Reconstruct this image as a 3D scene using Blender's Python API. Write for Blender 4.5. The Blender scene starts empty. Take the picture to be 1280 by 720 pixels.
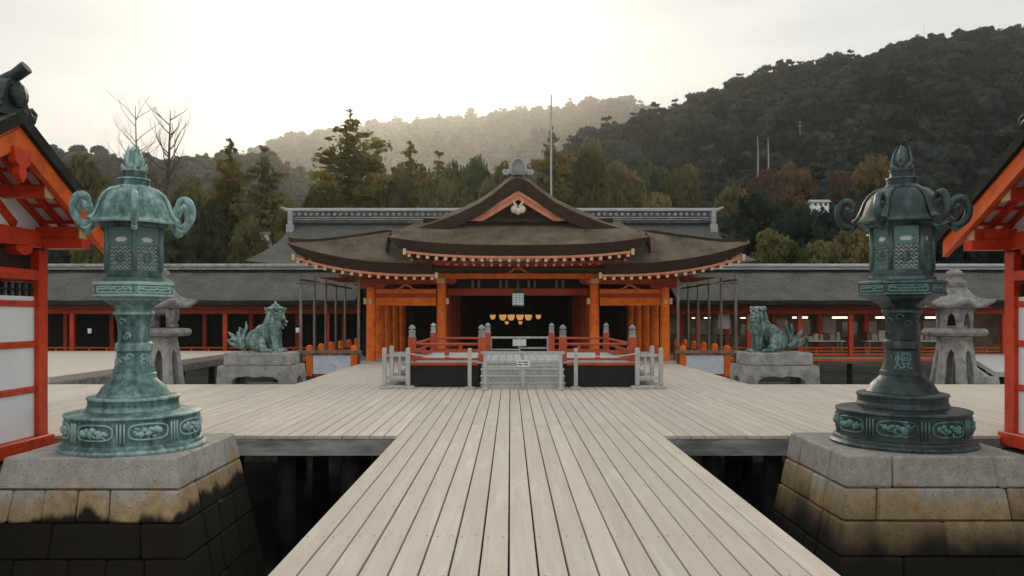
import bpy, bmesh, math, random
import numpy as np
from mathutils import Vector, Matrix, noise as mnoise

random.seed(7); np.random.seed(7)
R = math.radians
scene = bpy.context.scene
COL = scene.collection

# ------------------------------------------------------------------ camera
FPX = 1000.0; CAMX = -0.27; CAMH = 1.6; VPX = 638.0; HOR = 395.0
cd = bpy.data.cameras.new('camera'); cam = bpy.data.objects.new('camera', cd); COL.objects.link(cam)
cd.sensor_width = 36.0; cd.lens = 36.0 * FPX / 1280.0
cd.shift_x = (640 - VPX) / 1280.0; cd.shift_y = (HOR - 360) / 1280.0
cd.clip_start = 0.05; cd.clip_end = 6000
cam.location = (CAMX, 0, CAMH); cam.rotation_euler = (R(90), 0, 0)
scene.camera = cam

# ------------------------------------------------------------------ sky, sun, exposure
SUN_AZ = R(-7.5)      # measured from +Y towards +X
SUN_EL = R(17.0)
w = bpy.data.worlds.new('World'); scene.world = w; w.use_nodes = True
nt = w.node_tree; nt.nodes.clear()
out = nt.nodes.new('ShaderNodeOutputWorld'); bg = nt.nodes.new('ShaderNodeBackground')
sky = nt.nodes.new('ShaderNodeTexSky'); sky.sky_type = 'NISHITA'; sky.sun_disc = False
sky.sun_elevation = SUN_EL; sky.sun_rotation = SUN_AZ
tc = nt.nodes.new('ShaderNodeTexCoord'); mp = nt.nodes.new('ShaderNodeMapping'); mp.inputs['Scale'].default_value = (1.0, 1.0, 4.5)
nz = nt.nodes.new('ShaderNodeTexNoise'); nz.inputs['Scale'].default_value = 3.4; nz.inputs['Detail'].default_value = 7; nz.inputs['Roughness'].default_value = .55
rp = nt.nodes.new('ShaderNodeValToRGB')
rp.color_ramp.elements[0].position = .36; rp.color_ramp.elements[0].color = (5.75, 5.9, 5.95, 1)
rp.color_ramp.elements[1].position = .62; rp.color_ramp.elements[1].color = (7.25, 7.25, 7.15, 1)
mx = nt.nodes.new('ShaderNodeMix'); mx.data_type = 'RGBA'; mx.inputs[0].default_value = .93
nt.links.new(tc.outputs['Generated'], mp.inputs['Vector']); nt.links.new(mp.outputs[0], nz.inputs['Vector'])
nt.links.new(nz.outputs['Fac'], rp.inputs[0])
nt.links.new(sky.outputs[0], mx.inputs[6]); nt.links.new(rp.outputs[0], mx.inputs[7])
nt.links.new(mx.outputs[2], bg.inputs[0]); bg.inputs[1].default_value = 0.1
nt.links.new(bg.outputs[0], out.inputs[0])

sl = bpy.data.lights.new('sun', 'SUN'); so = bpy.data.objects.new('sun', sl); COL.objects.link(so)
sl.energy = 1.25; sl.angle = R(12); sl.color = (1.0, .86, .63)
sd = Vector((math.sin(SUN_AZ) * math.cos(SUN_EL), math.cos(SUN_AZ) * math.cos(SUN_EL), math.sin(SUN_EL)))
so.rotation_euler = sd.to_track_quat('Z', 'Y').to_euler()

vs = scene.view_settings; vs.view_transform = 'Standard'; vs.look = 'None'; vs.exposure = 0.36; vs.gamma = 1.0; vs.use_curve_mapping = False
scene.cycles.use_denoising = True
scene.cycles.max_bounces = 8; scene.cycles.volume_bounces = 0; scene.cycles.transparent_max_bounces = 6
HAZE_DENSITY = 0.0003; HAZE_G = 0.74

# ------------------------------------------------------------------ helpers
def W(px, py, Y):
    return ((px - VPX) / FPX * Y + CAMX, CAMH - (py - HOR) / FPX * Y)
def WX(px, Y): return (px - VPX) / FPX * Y + CAMX
def WZ(py, Y): return CAMH - (py - HOR) / FPX * Y

def tag(o, label=None, cat=None, group=None, kind=None):
    if label: o['label'] = label
    if cat: o['category'] = cat
    if group: o['group'] = group
    if kind: o['kind'] = kind
    return o
def empty(name, loc=(0, 0, 0), rz=0, parent=None):
    o = bpy.data.objects.new(name, None); COL.objects.link(o)
    o.location = loc; o.rotation_euler = (0, 0, rz); o.empty_display_size = .2
    if parent: o.parent = parent
    return o
def link(name, me, parent=None, loc=(0, 0, 0), rz=0, scale=None):
    o = bpy.data.objects.new(name, me); COL.objects.link(o)
    o.location = loc; o.rotation_euler = (0, 0, rz)
    if scale: o.scale = scale
    if parent: o.parent = parent
    return o
def copy_tree(o, parent=None):
    c = o.copy(); COL.objects.link(c); c.parent = parent
    for ch in list(o.children): copy_tree(ch, c)
    return c

class MB:
    def __init__(s): s.v = []; s.f = []; s.m = []
    def add(s, vs, fs, mi=0):
        b = len(s.v); s.v += [tuple(p) for p in vs]
        for f in fs: s.f.append(tuple(b + i for i in f)); s.m.append(mi)
        return s
    def box(s, x0, x1, y0, y1, z0, z1, mi=0, top=None):
        t = top or 0
        vs = [(x0, y0, z0), (x1, y0, z0), (x1, y1, z0), (x0, y1, z0), (x0 + t, y0 + t, z1), (x1 - t, y0 + t, z1), (x1 - t, y1 - t, z1), (x0 + t, y1 - t, z1)]
        return s.add(vs, [(3, 2, 1, 0), (4, 5, 6, 7), (0, 1, 5, 4), (1, 2, 6, 5), (2, 3, 7, 6), (3, 0, 4, 7)], mi)
    def bbox(s, x0, x1, y0, y1, z0, z1, b=.01, mi=0):
        # box with bevelled upper edges and vertical edges
        def ring(e, z): return [(x0 + e, y0 + e, z), (x1 - e, y0 + e, z), (x1 - e, y1 - e, z), (x0 + e, y1 - e, z)]
        vs = ring(b, z0) + ring(0, z0 + b) + ring(0, z1 - b) + ring(b, z1)
        fs = [(3, 2, 1, 0), (12, 13, 14, 15)]
        for k in range(3):
            for i in range(4):
                j = (i + 1) % 4; fs.append((k * 4 + i, k * 4 + j, k * 4 + 4 + j, k * 4 + 4 + i))
        return s.add(vs, fs, mi)
    def hexa(s, pts, mi=0):   # 8 points: bottom ring 4, top ring 4
        return s.add(pts, [(3, 2, 1, 0), (4, 5, 6, 7), (0, 1, 5, 4), (1, 2, 6, 5), (2, 3, 7, 6), (3, 0, 4, 7)], mi)
    def beam(s, a, b, wd, ht, mi=0, up=(0, 0, 1), capmi=None):
        a = Vector(a); b = Vector(b); d = (b - a).normalized(); up = Vector(up)
        sd_ = d.cross(up)
        if sd_.length < 1e-4: sd_ = d.cross(Vector((0, 1, 0)))
        sd_.normalize(); u = sd_.cross(d)
        P = []
        for c in (a, b):
            for (p, q) in ((-1, -1), (1, -1), (1, 1), (-1, 1)):
                P.append(c + sd_ * p * wd / 2 + u * q * ht / 2)
        s.add(P, [(1, 2, 6, 5), (0, 4, 7, 3), (2, 3, 7, 6), (0, 1, 5, 4)], mi)
        s.add(P, [(0, 3, 2, 1), (4, 5, 6, 7)], mi if capmi is None else capmi)
        return s
    def tube(s, path, rad, n=8, side=None, flat=1.0, mi=0, caps=True):
        path = [Vector(p) for p in path]; k = len(path)
        if not hasattr(rad, '__len__'): rad = [rad] * k
        vs = []; prev = None
        for i in range(k):
            t = (path[min(i + 1, k - 1)] - path[max(i - 1, 0)])
            if t.length < 1e-7: t = Vector((0, 0, 1))
            t.normalize()
            if side is not None: sv = Vector(side)
            elif prev is None:
                sv = t.cross(Vector((0, 0, 1)))
                if sv.length < .05: sv = t.cross(Vector((0, 1, 0)))
            else: sv = prev
            sv = (sv - t * sv.dot(t)).normalized(); prev = sv
            nv = t.cross(sv)
            for a in range(n):
                th = 2 * math.pi * a / n
                vs.append(path[i] + sv * math.cos(th) * rad[i] * flat + nv * math.sin(th) * rad[i])
        fs = []
        for i in range(k - 1):
            for a in range(n):
                b = (a + 1) % n; fs.append((i * n + a, i * n + b, (i + 1) * n + b, (i + 1) * n + a))
        if caps: fs.append(tuple(range(n - 1, -1, -1))); fs.append(tuple((k - 1) * n + a for a in range(n)))
        return s.add(vs, fs, mi)
    def lathe(s, prof, n=24, c=(0, 0, 0), rot=0, mod=None, mi=0, caps=True):
        vs = []
        for (r, z) in prof:
            for a in range(n):
                th = 2 * math.pi * a / n + rot
                rr = r * (mod(th, z) if mod else 1)
                vs.append((c[0] + rr * math.cos(th), c[1] + rr * math.sin(th), c[2] + z))
        fs = []
        for i in range(len(prof) - 1):
            for a in range(n):
                b = (a + 1) % n; fs.append((i * n + a, i * n + b, (i + 1) * n + b, (i + 1) * n + a))
        if caps: fs.append(tuple(range(n - 1, -1, -1))); fs.append(tuple((len(prof) - 1) * n + a for a in range(n)))
        return s.add(vs, fs, mi)
    def ball(s, c, r, n=10, m=7, rotm=None, mi=0):
        c = Vector(c)
        if not hasattr(r, '__len__'): r = (r, r, r)
        vs = []
        for i in range(m + 1):
            ph = -math.pi / 2 + math.pi * i / m
            for a in range(n):
                th = 2 * math.pi * a / n
                p = Vector((r[0] * math.cos(ph) * math.cos(th), r[1] * math.cos(ph) * math.sin(th), r[2] * math.sin(ph)))
                if rotm: p = rotm @ p
                vs.append(c + p)
        fs = []
        for i in range(m):
            for a in range(n):
                b = (a + 1) % n; fs.append((i * n + a, i * n + b, (i + 1) * n + b, (i + 1) * n + a))
        return s.add(vs, fs, mi)
    def prism(s, poly, axis, a0, a1, mi=0):   # poly 2D; axis 'x','y','z'
        def P(u, v, t): return {'x': (t, u, v), 'y': (u, t, v), 'z': (u, v, t)}[axis]
        n = len(poly)
        vs = [P(u, v, a0) for u, v in poly] + [P(u, v, a1) for u, v in poly]
        fs = [tuple(range(n - 1, -1, -1)), tuple(range(n, 2 * n))] + [(i, (i + 1) % n, n + (i + 1) % n, n + i) for i in range(n)]
        return s.add(vs, fs, mi)
    def slab(s, G, th, mi=0, mj=1, sh=None):   # solid grid of points, thickness downwards; th number or function(i,j)
        ni = len(G); nj = len(G[0])
        T = [[Vector(p) for p in row] for row in G]
        B = [[T[i][j] - Vector((0, 0, th(i, j) if callable(th) else th)) + (Vector((*sh(i, j), 0)) if sh else Vector()) for j in range(nj)] for i in range(ni)]
        vs = [p for row in T for p in row] + [p for row in B for p in row]
        o = ni * nj; top = []; rest = []
        for i in range(ni - 1):
            for j in range(nj - 1):
                a, b, c, d = i * nj + j, i * nj + j + 1, (i + 1) * nj + j + 1, (i + 1) * nj + j
                top.append((a, b, c, d)); rest.append((o + d, o + c, o + b, o + a))
        for j in range(nj - 1):
            a, b = j, j + 1; rest.append((a, o + a, o + b, b))
            a, b = (ni - 1) * nj + j, (ni - 1) * nj + j + 1; rest.append((b, o + b, o + a, a))
        for i in range(ni - 1):
            a, b = i * nj, (i + 1) * nj; rest.append((b, o + b, o + a, a))
            a, b = i * nj + nj - 1, (i + 1) * nj + nj - 1; rest.append((a, o + a, o + b, b))
        b0 = len(s.v); s.v += [tuple(p) for p in vs]
        for f in top: s.f.append(tuple(b0 + i for i in f)); s.m.append(mi)
        for f in rest: s.f.append(tuple(b0 + i for i in f)); s.m.append(mj)
        return s
    def mesh(s, name, mats, smooth=False, angle=None, fix=True):
        me = bpy.data.meshes.new(name); me.from_pydata(s.v, [], s.f)
        if not isinstance(mats, (list, tuple)): mats = [mats]
        for m in mats: me.materials.append(m)
        me.polygons.foreach_set('material_index', s.m)
        if fix:
            bm = bmesh.new(); bm.from_mesh(me); bmesh.ops.recalc_face_normals(bm, faces=bm.faces)
            if smooth and angle:
                lim = R(angle)
                for e in bm.edges:
                    if len(e.link_faces) == 2 and e.calc_face_angle(0) > lim: e.smooth = False
            bm.to_mesh(me); bm.free()
        if smooth: me.polygons.foreach_set('use_smooth', [True] * len(me.polygons))
        me.update(); return me
    def build(s, name, mats, parent=None, smooth=False, angle=40, loc=(0, 0, 0), rz=0):
        return link(name, s.mesh(name, mats, smooth, angle), parent, loc, rz)

# ------------------------------------------------------------------ materials
def mk(name, c1, c2=None, scale=4.0, rough=.7, metal=0.0, bump=0.0, bscale=40.0, stretch=(1, 1, 1), rand=0.0, spec=.4,
       lo=.35, hi=.65, detail=6.0, c3=None, s3=60.0, t3=(.62, .7), coat=0.0, trans=0.0, world=False, rough2=None, emis=None, bstr=None):
    m = bpy.data.materials.new(name); m.use_nodes = True
    n = m.node_tree.nodes; L = m.node_tree.links; bs = n['Principled BSDF']
    tc = n.new('ShaderNodeTexCoord'); src = tc.outputs['Object']
    if world:
        ge = n.new('ShaderNodeNewGeometry'); src = ge.outputs['Position']
    oi = n.new('ShaderNodeObjectInfo')
    mul = n.new('ShaderNodeMath'); mul.operation = 'MULTIPLY'; mul.inputs[1].default_value = 57.0 if rand else 0.0
    L.new(oi.outputs['Random'], mul.inputs[0])
    mp = n.new('ShaderNodeMapping'); mp.inputs['Scale'].default_value = stretch
    L.new(src, mp.inputs['Vector']); L.new(mul.outputs[0], mp.inputs['Location'])
    col = None
    nz = n.new('ShaderNodeTexNoise'); nz.inputs['Scale'].default_value = scale; nz.inputs['Detail'].default_value = detail; nz.inputs['Roughness'].default_value = .6
    L.new(mp.outputs[0], nz.inputs['Vector'])
    rp = n.new('ShaderNodeValToRGB'); rp.color_ramp.elements[0].position = lo; rp.color_ramp.elements[1].position = hi
    rp.color_ramp.elements[0].color = (*c1, 1); rp.color_ramp.elements[1].color = (*(c2 or c1), 1)
    L.new(nz.outputs['Fac'], rp.inputs[0]); col = rp.outputs[0]
    if c3:
        n3 = n.new('ShaderNodeTexNoise'); n3.inputs['Scale'].default_value = s3; n3.inputs['Detail'].default_value = 3
        L.new(mp.outputs[0], n3.inputs['Vector'])
        r3 = n.new('ShaderNodeValToRGB'); r3.color_ramp.elements[0].position = t3[0]; r3.color_ramp.elements[1].position = t3[1]
        L.new(n3.outputs['Fac'], r3.inputs[0])
        m3 = n.new('ShaderNodeMix'); m3.data_type = 'RGBA'; L.new(r3.outputs[0], m3.inputs[0]); L.new(col, m3.inputs[6]); m3.inputs[7].default_value = (*c3, 1)
        col = m3.outputs[2]
    if rand:
        mr = n.new('ShaderNodeMapRange'); mr.inputs[3].default_value = 1 - rand; mr.inputs[4].default_value = 1 + rand
        L.new(oi.outputs['Random'], mr.inputs[0])
        hs = n.new('ShaderNodeHueSaturation'); L.new(mr.outputs[0], hs.inputs['Value']); L.new(col, hs.inputs['Color']); col = hs.outputs[0]
    L.new(col, bs.inputs['Base Color'])
    bs.inputs['Metallic'].default_value = metal; bs.inputs['Specular IOR Level'].default_value = spec
    if rough2 is not None:
        mrr = n.new('ShaderNodeMapRange'); L.new(nz.outputs['Fac'], mrr.inputs[0]); mrr.inputs[1].default_value = lo; mrr.inputs[2].default_value = hi
        mrr.inputs[3].default_value = rough; mrr.inputs[4].default_value = rough2; L.new(mrr.outputs[0], bs.inputs['Roughness'])
    else: bs.inputs['Roughness'].default_value = rough
    if coat: bs.inputs['Coat Weight'].default_value = coat
    if trans: bs.inputs['Transmission Weight'].default_value = trans
    if emis: bs.inputs['Emission Color'].default_value = (*emis[0], 1); bs.inputs['Emission Strength'].default_value = emis[1]
    if bump:
        nb = n.new('ShaderNodeTexNoise'); nb.inputs['Scale'].default_value = bscale; nb.inputs['Detail'].default_value = 5
        L.new(mp.outputs[0], nb.inputs['Vector'])
        bp = n.new('ShaderNodeBump'); bp.inputs['Strength'].default_value = bump; bp.inputs['Distance'].default_value = bstr or .02
        L.new(nb.outputs['Fac'], bp.inputs['Height']); L.new(bp.outputs[0], bs.inputs['Normal'])
    return m

M = {}
M['plank'] = mk('weathered_plank', (.53, .47, .39), (.61, .55, .465), 1.7, .8, stretch=(11, .8, 11), rand=.07, bump=.25, bscale=7, lo=.25, hi=.75, c3=(.67, .625, .55), s3=1.1, t3=(.52, .80))
M['plank_grey'] = mk('grey_timber', (.38, .375, .355), (.55, .545, .52), 3, .8, stretch=(6, 6, 1), rand=.08, bump=.3, bscale=20)
M['fascia'] = mk('fascia_timber', (.17, .165, .15), (.42, .405, .365), 2.0, .85, stretch=(.9, 4, 4), rand=.15, bump=.4, bscale=14)
M['dark_timber'] = mk('dark_wet_timber', (.012, .011, .009), (.04, .036, .03), 3, .8, bump=.4, bscale=15)
M['verm'] = mk('vermilion_paint', (.62, .085, .012), (.78, .135, .022), 2.5, .5, bump=.08, bscale=30, rand=.08, spec=.25, c3=(.42, .07, .02), s3=6, t3=(.52, .74))
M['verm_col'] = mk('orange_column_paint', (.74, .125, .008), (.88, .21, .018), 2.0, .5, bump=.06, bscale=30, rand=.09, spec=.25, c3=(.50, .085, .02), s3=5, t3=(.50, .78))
M['verm_dark'] = mk('aged_and_shaded_red_paint', (.30, .035, .012), (.44, .06, .018), 2.0, .6, bump=.1, bscale=25, rand=.08)
M['verm_rail'] = mk('railing_red_paint', (.36, .05, .018), (.50, .085, .028), 3.0, .5, bump=.1, bscale=25, rand=.06)
M['house_red'] = mk('scarlet_paint', (.56, .038, .008), (.70, .065, .012), 1.6, .42, bump=.06, bscale=20, spec=.4, c3=(.34, .026, .010), s3=7, t3=(.50, .78))
M['house_orange'] = mk('bargeboard_paint', (.62, .085, .010), (.76, .13, .016), 1.6, .5, bump=.1, bscale=20, spec=.3, c3=(.45, .06, .012), s3=6, t3=(.5, .78))
M['pink'] = mk('faded_bargeboard', (.58, .17, .09), (.68, .30, .19), 2.2, .65, bump=.1, bscale=20)
M['cap'] = mk('ochre_end_cap', (.62, .46, .22), (.72, .56, .32), 4, .6)
M['white'] = mk('white_plaster', (.83, .84, .86), (.90, .905, .92), 2.0, .85, bump=.08, bscale=60)
M['whiteboard'] = mk('white_board', (.60, .64, .72), (.74, .77, .82), 2.5, .7, c3=(.45, .47, .50), s3=4, t3=(.6, .75))
M['bark'] = mk('cypress_bark', (.070, .057, .040), (.215, .178, .128), 1.1, .95, bump=.9, bscale=22, c3=(.27, .245, .19), s3=24, t3=(.58, .68), spec=.1, lo=.3, hi=.7, bstr=.04)
M['bark_grey'] = mk('grey_cypress_bark', (.075, .073, .062), (.145, .14, .122), 1.0, .95, bump=1.0, bscale=16, c3=(.24, .235, .205), s3=20, t3=(.54, .66), spec=.1, lo=.3, hi=.7, bstr=.05)
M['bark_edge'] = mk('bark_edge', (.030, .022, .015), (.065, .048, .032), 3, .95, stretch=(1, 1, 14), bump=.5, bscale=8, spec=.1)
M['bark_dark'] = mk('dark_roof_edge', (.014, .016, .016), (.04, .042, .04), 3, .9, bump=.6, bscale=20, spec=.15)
M['tile'] = mk('grey_roof_tile', (.20, .20, .19), (.40, .40, .39), 3, .6, bump=.3, bscale=20, rand=.15)
M['tile_dark'] = mk('dark_ridge_tile', (.07, .07, .065), (.15, .15, .14), 3, .7, bump=.3, bscale=20)
M['tile_pale'] = mk('pale_ridge_metal', (.27, .275, .28), (.42, .43, .435), 1.2, .45, stretch=(1, 6, 6), spec=.5, bump=.1)
M['oni'] = mk('black_ridge_tile', (.012, .02, .02), (.04, .055, .055), 6, .45, bump=.4, bscale=20)
M['bronze_green'] = mk('verdigris_bronze', (.075, .165, .155), (.30, .47, .43), 3.2, .55, metal=.1, stretch=(1, 1, .55), bump=.5, bscale=28, c3=(.045, .085, .085), s3=4.6, t3=(.58, .72), lo=.32, hi=.66, spec=.5, bstr=.012)
M['bronze_dark'] = mk('blackened_bronze', (.020, .026, .026), (.075, .088, .084), 3.0, .42, metal=.35, stretch=(1, 1, .5), bump=.45, bscale=28, c3=(.06, .19, .165), s3=3.6, t3=(.60, .72), lo=.35, hi=.68, spec=.5, rough2=.55, bstr=.012)
M['relief_green'] = mk('verdigris_relief', (.06, .15, .14), (.28, .46, .42), 9, .6, metal=.1, bump=.6, bscale=50)
M['relief_dark'] = mk('verdigris_relief_dark', (.03, .08, .075), (.13, .34, .29), 9, .55, metal=.1, bump=.6, bscale=50)
M['statue'] = mk('statue_verdigris', (.075, .15, .135), (.27, .39, .35), 4.5, .65, metal=.1, bump=.6, bscale=30, c3=(.03, .05, .045), s3=7, t3=(.57, .7), spec=.4)
M['statue_dark'] = mk('statue_verdigris_dark', (.04, .085, .08), (.15, .245, .225), 4.5, .6, metal=.15, bump=.6, bscale=30, c3=(.025, .04, .038), s3=6, t3=(.54, .68), spec=.4)
def patina(name, dark, mid, pale, lo, mi, hi, rough=.55, metal=.12, sc=3.0, fine=16.0, point=1.0):
    m = mk(name, mid, mid, 3, rough, metal=metal, bump=.5, bscale=30, bstr=.010, spec=.5)
    n = m.node_tree.nodes; L = m.node_tree.links; bs = n['Principled BSDF']
    tc = n.new('ShaderNodeTexCoord'); ge = n.new('ShaderNodeNewGeometry')
    def nz(scale, stretch, det=6):
        mp = n.new('ShaderNodeMapping'); mp.inputs['Scale'].default_value = stretch; L.new(tc.outputs['Object'], mp.inputs[0])
        t = n.new('ShaderNodeTexNoise'); t.inputs['Scale'].default_value = scale; t.inputs['Detail'].default_value = det; t.inputs['Roughness'].default_value = .62; L.new(mp.outputs[0], t.inputs['Vector']); return t.outputs['Fac']
    def mad(x, k, add):
        t = n.new('ShaderNodeMath'); t.operation = 'MULTIPLY_ADD'; L.new(x, t.inputs[0]); t.inputs[1].default_value = k
        if isinstance(add, float): t.inputs[2].default_value = add
        else: L.new(add, t.inputs[2])
        return t.outputs[0]
    v = mad(nz(sc, (1, 1, .7)), .75, -.375); v = mad(nz(fine, (1, 1, 1)), .45, v); v = mad(nz(9, (1.3, 1.3, .12)), .55, v); v = mad(ge.outputs['Pointiness'], 2.2 * point, v); v = mad(v, 1.0, -.5 - 1.1 * point + .5)  # pointiness paints crevice shade and pale edges into the patina colour
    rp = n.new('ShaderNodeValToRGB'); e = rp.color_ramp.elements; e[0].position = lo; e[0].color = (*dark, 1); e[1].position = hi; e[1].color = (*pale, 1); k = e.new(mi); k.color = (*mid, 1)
    L.new(v, rp.inputs[0]); L.new(rp.outputs[0], bs.inputs['Base Color']); return m
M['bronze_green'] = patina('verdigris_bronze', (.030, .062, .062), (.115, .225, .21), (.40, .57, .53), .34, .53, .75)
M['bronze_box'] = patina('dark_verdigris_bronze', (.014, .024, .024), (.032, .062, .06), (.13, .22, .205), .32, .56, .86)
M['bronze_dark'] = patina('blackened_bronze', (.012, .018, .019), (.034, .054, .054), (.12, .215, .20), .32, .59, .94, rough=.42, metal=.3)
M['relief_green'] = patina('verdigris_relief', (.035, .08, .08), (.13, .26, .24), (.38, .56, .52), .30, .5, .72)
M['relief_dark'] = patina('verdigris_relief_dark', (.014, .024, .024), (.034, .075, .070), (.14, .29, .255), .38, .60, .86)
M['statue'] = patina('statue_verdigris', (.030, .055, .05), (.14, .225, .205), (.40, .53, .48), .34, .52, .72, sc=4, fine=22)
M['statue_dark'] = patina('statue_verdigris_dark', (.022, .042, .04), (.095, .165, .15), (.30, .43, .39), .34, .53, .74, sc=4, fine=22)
M['lantern_paper'] = mk('pale_screen', (.70, .72, .70), (.85, .86, .84), 3, .8)
M['stone'] = mk('pale_stone', (.25, .245, .23), (.44, .43, .40), 5, .9, bump=.6, bscale=45, c3=(.15, .15, .14), s3=6, t3=(.58, .74), rand=.05)
M['stone_old'] = mk('lichen_stone', (.16, .155, .15), (.34, .325, .31), 5, .92, bump=.7, bscale=35, c3=(.30, .38, .34), s3=5, t3=(.6, .72), rand=.05)
M['black'] = mk('black_board', (.010, .010, .010), (.022, .021, .019), 3, .75, stretch=(1, 1, 8), bump=.3, bscale=10)
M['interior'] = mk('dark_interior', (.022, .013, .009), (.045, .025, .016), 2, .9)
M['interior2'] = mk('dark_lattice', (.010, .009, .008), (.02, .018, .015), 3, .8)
M['gold'] = mk('gilt_lamp', (.80, .38, .10), (.9, .5, .18), 4, .4, metal=.3, emis=((1.0, .50, .18), .35))
M['gold_plate'] = mk('gilt_ornament', (.60, .52, .38), (.74, .66, .50), 5, .5, metal=.2)
M['lampglass'] = mk('lamp_pane', (.70, .78, .80), (.80, .86, .88), 5, .5, emis=((.8, .93, 1.0), .18))
M['green_metal'] = mk('green_copper', (.08, .11, .08), (.16, .19, .14), 8, .55, metal=.3)
M['bamboo'] = mk('grey_pole', (.14, .12, .09), (.26, .225, .17), 6, .75, stretch=(1, 1, .3), rand=.1)
M['rope'] = mk('pale_rope', (.55, .53, .48), (.68, .65, .58), 30, .9)
M['paper'] = mk('white_notice', (.78, .79, .78), None, 3, .7)
M['ink'] = mk('black_print', (.03, .03, .03), None, 3, .7)
M['tube_light'] = mk('fluorescent_tube', (.9, .85, .75), None, 3, .4, emis=((1.0, .82, .60), 2.6))
M['shopwall'] = mk('shop_wall', (.16, .11, .07), (.30, .22, .15), 1.4, .8, emis=None)
M['shopboard'] = mk('pale_display', (.45, .40, .32), (.62, .56, .46), 2, .7, rand=.25)
M['shopbrown'] = mk('brown_box', (.14, .08, .04), (.26, .17, .09), 2, .7, rand=.3)
M['glassdark'] = mk('shop_glass', (.20, .20, .19), (.32, .31, .29), 1.2, .15, spec=.6)
M['ground'] = mk('wet_sand', (.020, .018, .014), (.06, .052, .04), .6, .55, bump=.6, bscale=3, rough2=.8, world=True, c3=(.012, .012, .011), s3=.25, t3=(.48, .6))
M['hillground'] = mk('forest_floor', (.020, .026, .012), (.045, .05, .025), .05, .95, world=True, spec=.05)
M['trunk'] = mk('tree_bark', (.055, .045, .035), (.12, .10, .08), 4, .95, bump=.5, bscale=12, spec=.1)
M['trunk_pale'] = mk('dead_wood', (.30, .28, .25), (.46, .44, .40), 3, .9)
M['steel'] = mk('pole_metal', (.35, .36, .36), (.48, .48, .48), 2, .5, metal=.3)

def leafmat(name, c1, c2, rand=.22, sc=.35, tl=.38):
    m = bpy.data.materials.new(name); m.use_nodes = True
    n = m.node_tree.nodes; L = m.node_tree.links; n.clear()
    o = n.new('ShaderNodeOutputMaterial'); df = n.new('ShaderNodeBsdfDiffuse'); tr = n.new('ShaderNodeBsdfTranslucent'); ms = n.new('ShaderNodeMixShader')
    ge = n.new('ShaderNodeNewGeometry'); nz = n.new('ShaderNodeTexNoise'); nz.inputs['Scale'].default_value = sc; nz.inputs['Detail'].default_value = 4
    L.new(ge.outputs['Position'], nz.inputs['Vector'])
    rp = n.new('ShaderNodeValToRGB'); rp.color_ramp.elements[0].position = .36; rp.color_ramp.elements[1].position = .64
    rp.color_ramp.elements[0].color = (*c1, 1); rp.color_ramp.elements[1].color = (*c2, 1); L.new(nz.outputs['Fac'], rp.inputs[0])
    oi = n.new('ShaderNodeObjectInfo'); mr = n.new('ShaderNodeMapRange'); mr.inputs[3].default_value = 1 - rand; mr.inputs[4].default_value = 1 + rand
    L.new(oi.outputs['Random'], mr.inputs[0])
    mh = n.new('ShaderNodeMath'); mh.operation = 'MULTIPLY'; mh.inputs[1].default_value = 7.31; L.new(oi.outputs['Random'], mh.inputs[0])
    fr = n.new('ShaderNodeMath'); fr.operation = 'FRACT'; L.new(mh.outputs[0], fr.inputs[0])
    mr2 = n.new('ShaderNodeMapRange'); mr2.inputs[3].default_value = .485; mr2.inputs[4].default_value = .53; L.new(fr.outputs[0], mr2.inputs[0])
    hs = n.new('ShaderNodeHueSaturation'); L.new(mr.outputs[0], hs.inputs['Value']); L.new(mr2.outputs[0], hs.inputs['Hue']); L.new(rp.outputs[0], hs.inputs['Color'])
    L.new(hs.outputs[0], df.inputs[0]); L.new(hs.outputs[0], tr.inputs[0]); ms.inputs[0].default_value = tl
    L.new(df.outputs[0], ms.inputs[1]); L.new(tr.outputs[0], ms.inputs[2]); L.new(ms.outputs[0], o.inputs[0])
    return m
M['leaf_cedar'] = leafmat('cedar_foliage', (.12, .11, .030), (.27, .23, .070), tl=.55)
M['leaf_green'] = leafmat('evergreen_foliage', (.050, .066, .034), (.115, .13, .066))
M['leaf_olive'] = leafmat('olive_foliage', (.095, .09, .038), (.22, .19, .085), tl=.5)
M['leaf_dark'] = leafmat('dark_foliage', (.022, .038, .032), (.060, .086, .064))
M['leaf_autumn'] = leafmat('autumn_foliage', (.095, .070, .030), (.18, .125, .058))
M['leaf_red'] = leafmat('russet_foliage', (.085, .058, .038), (.145, .092, .060))
M['leaf_far'] = leafmat('hill_foliage', (.010, .024, .024), (.064, .088, .076), .6, .07)
M['leaf_far2'] = leafmat('hill_foliage_brown', (.016, .030, .026), (.080, .088, .064), .4, .06)

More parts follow.
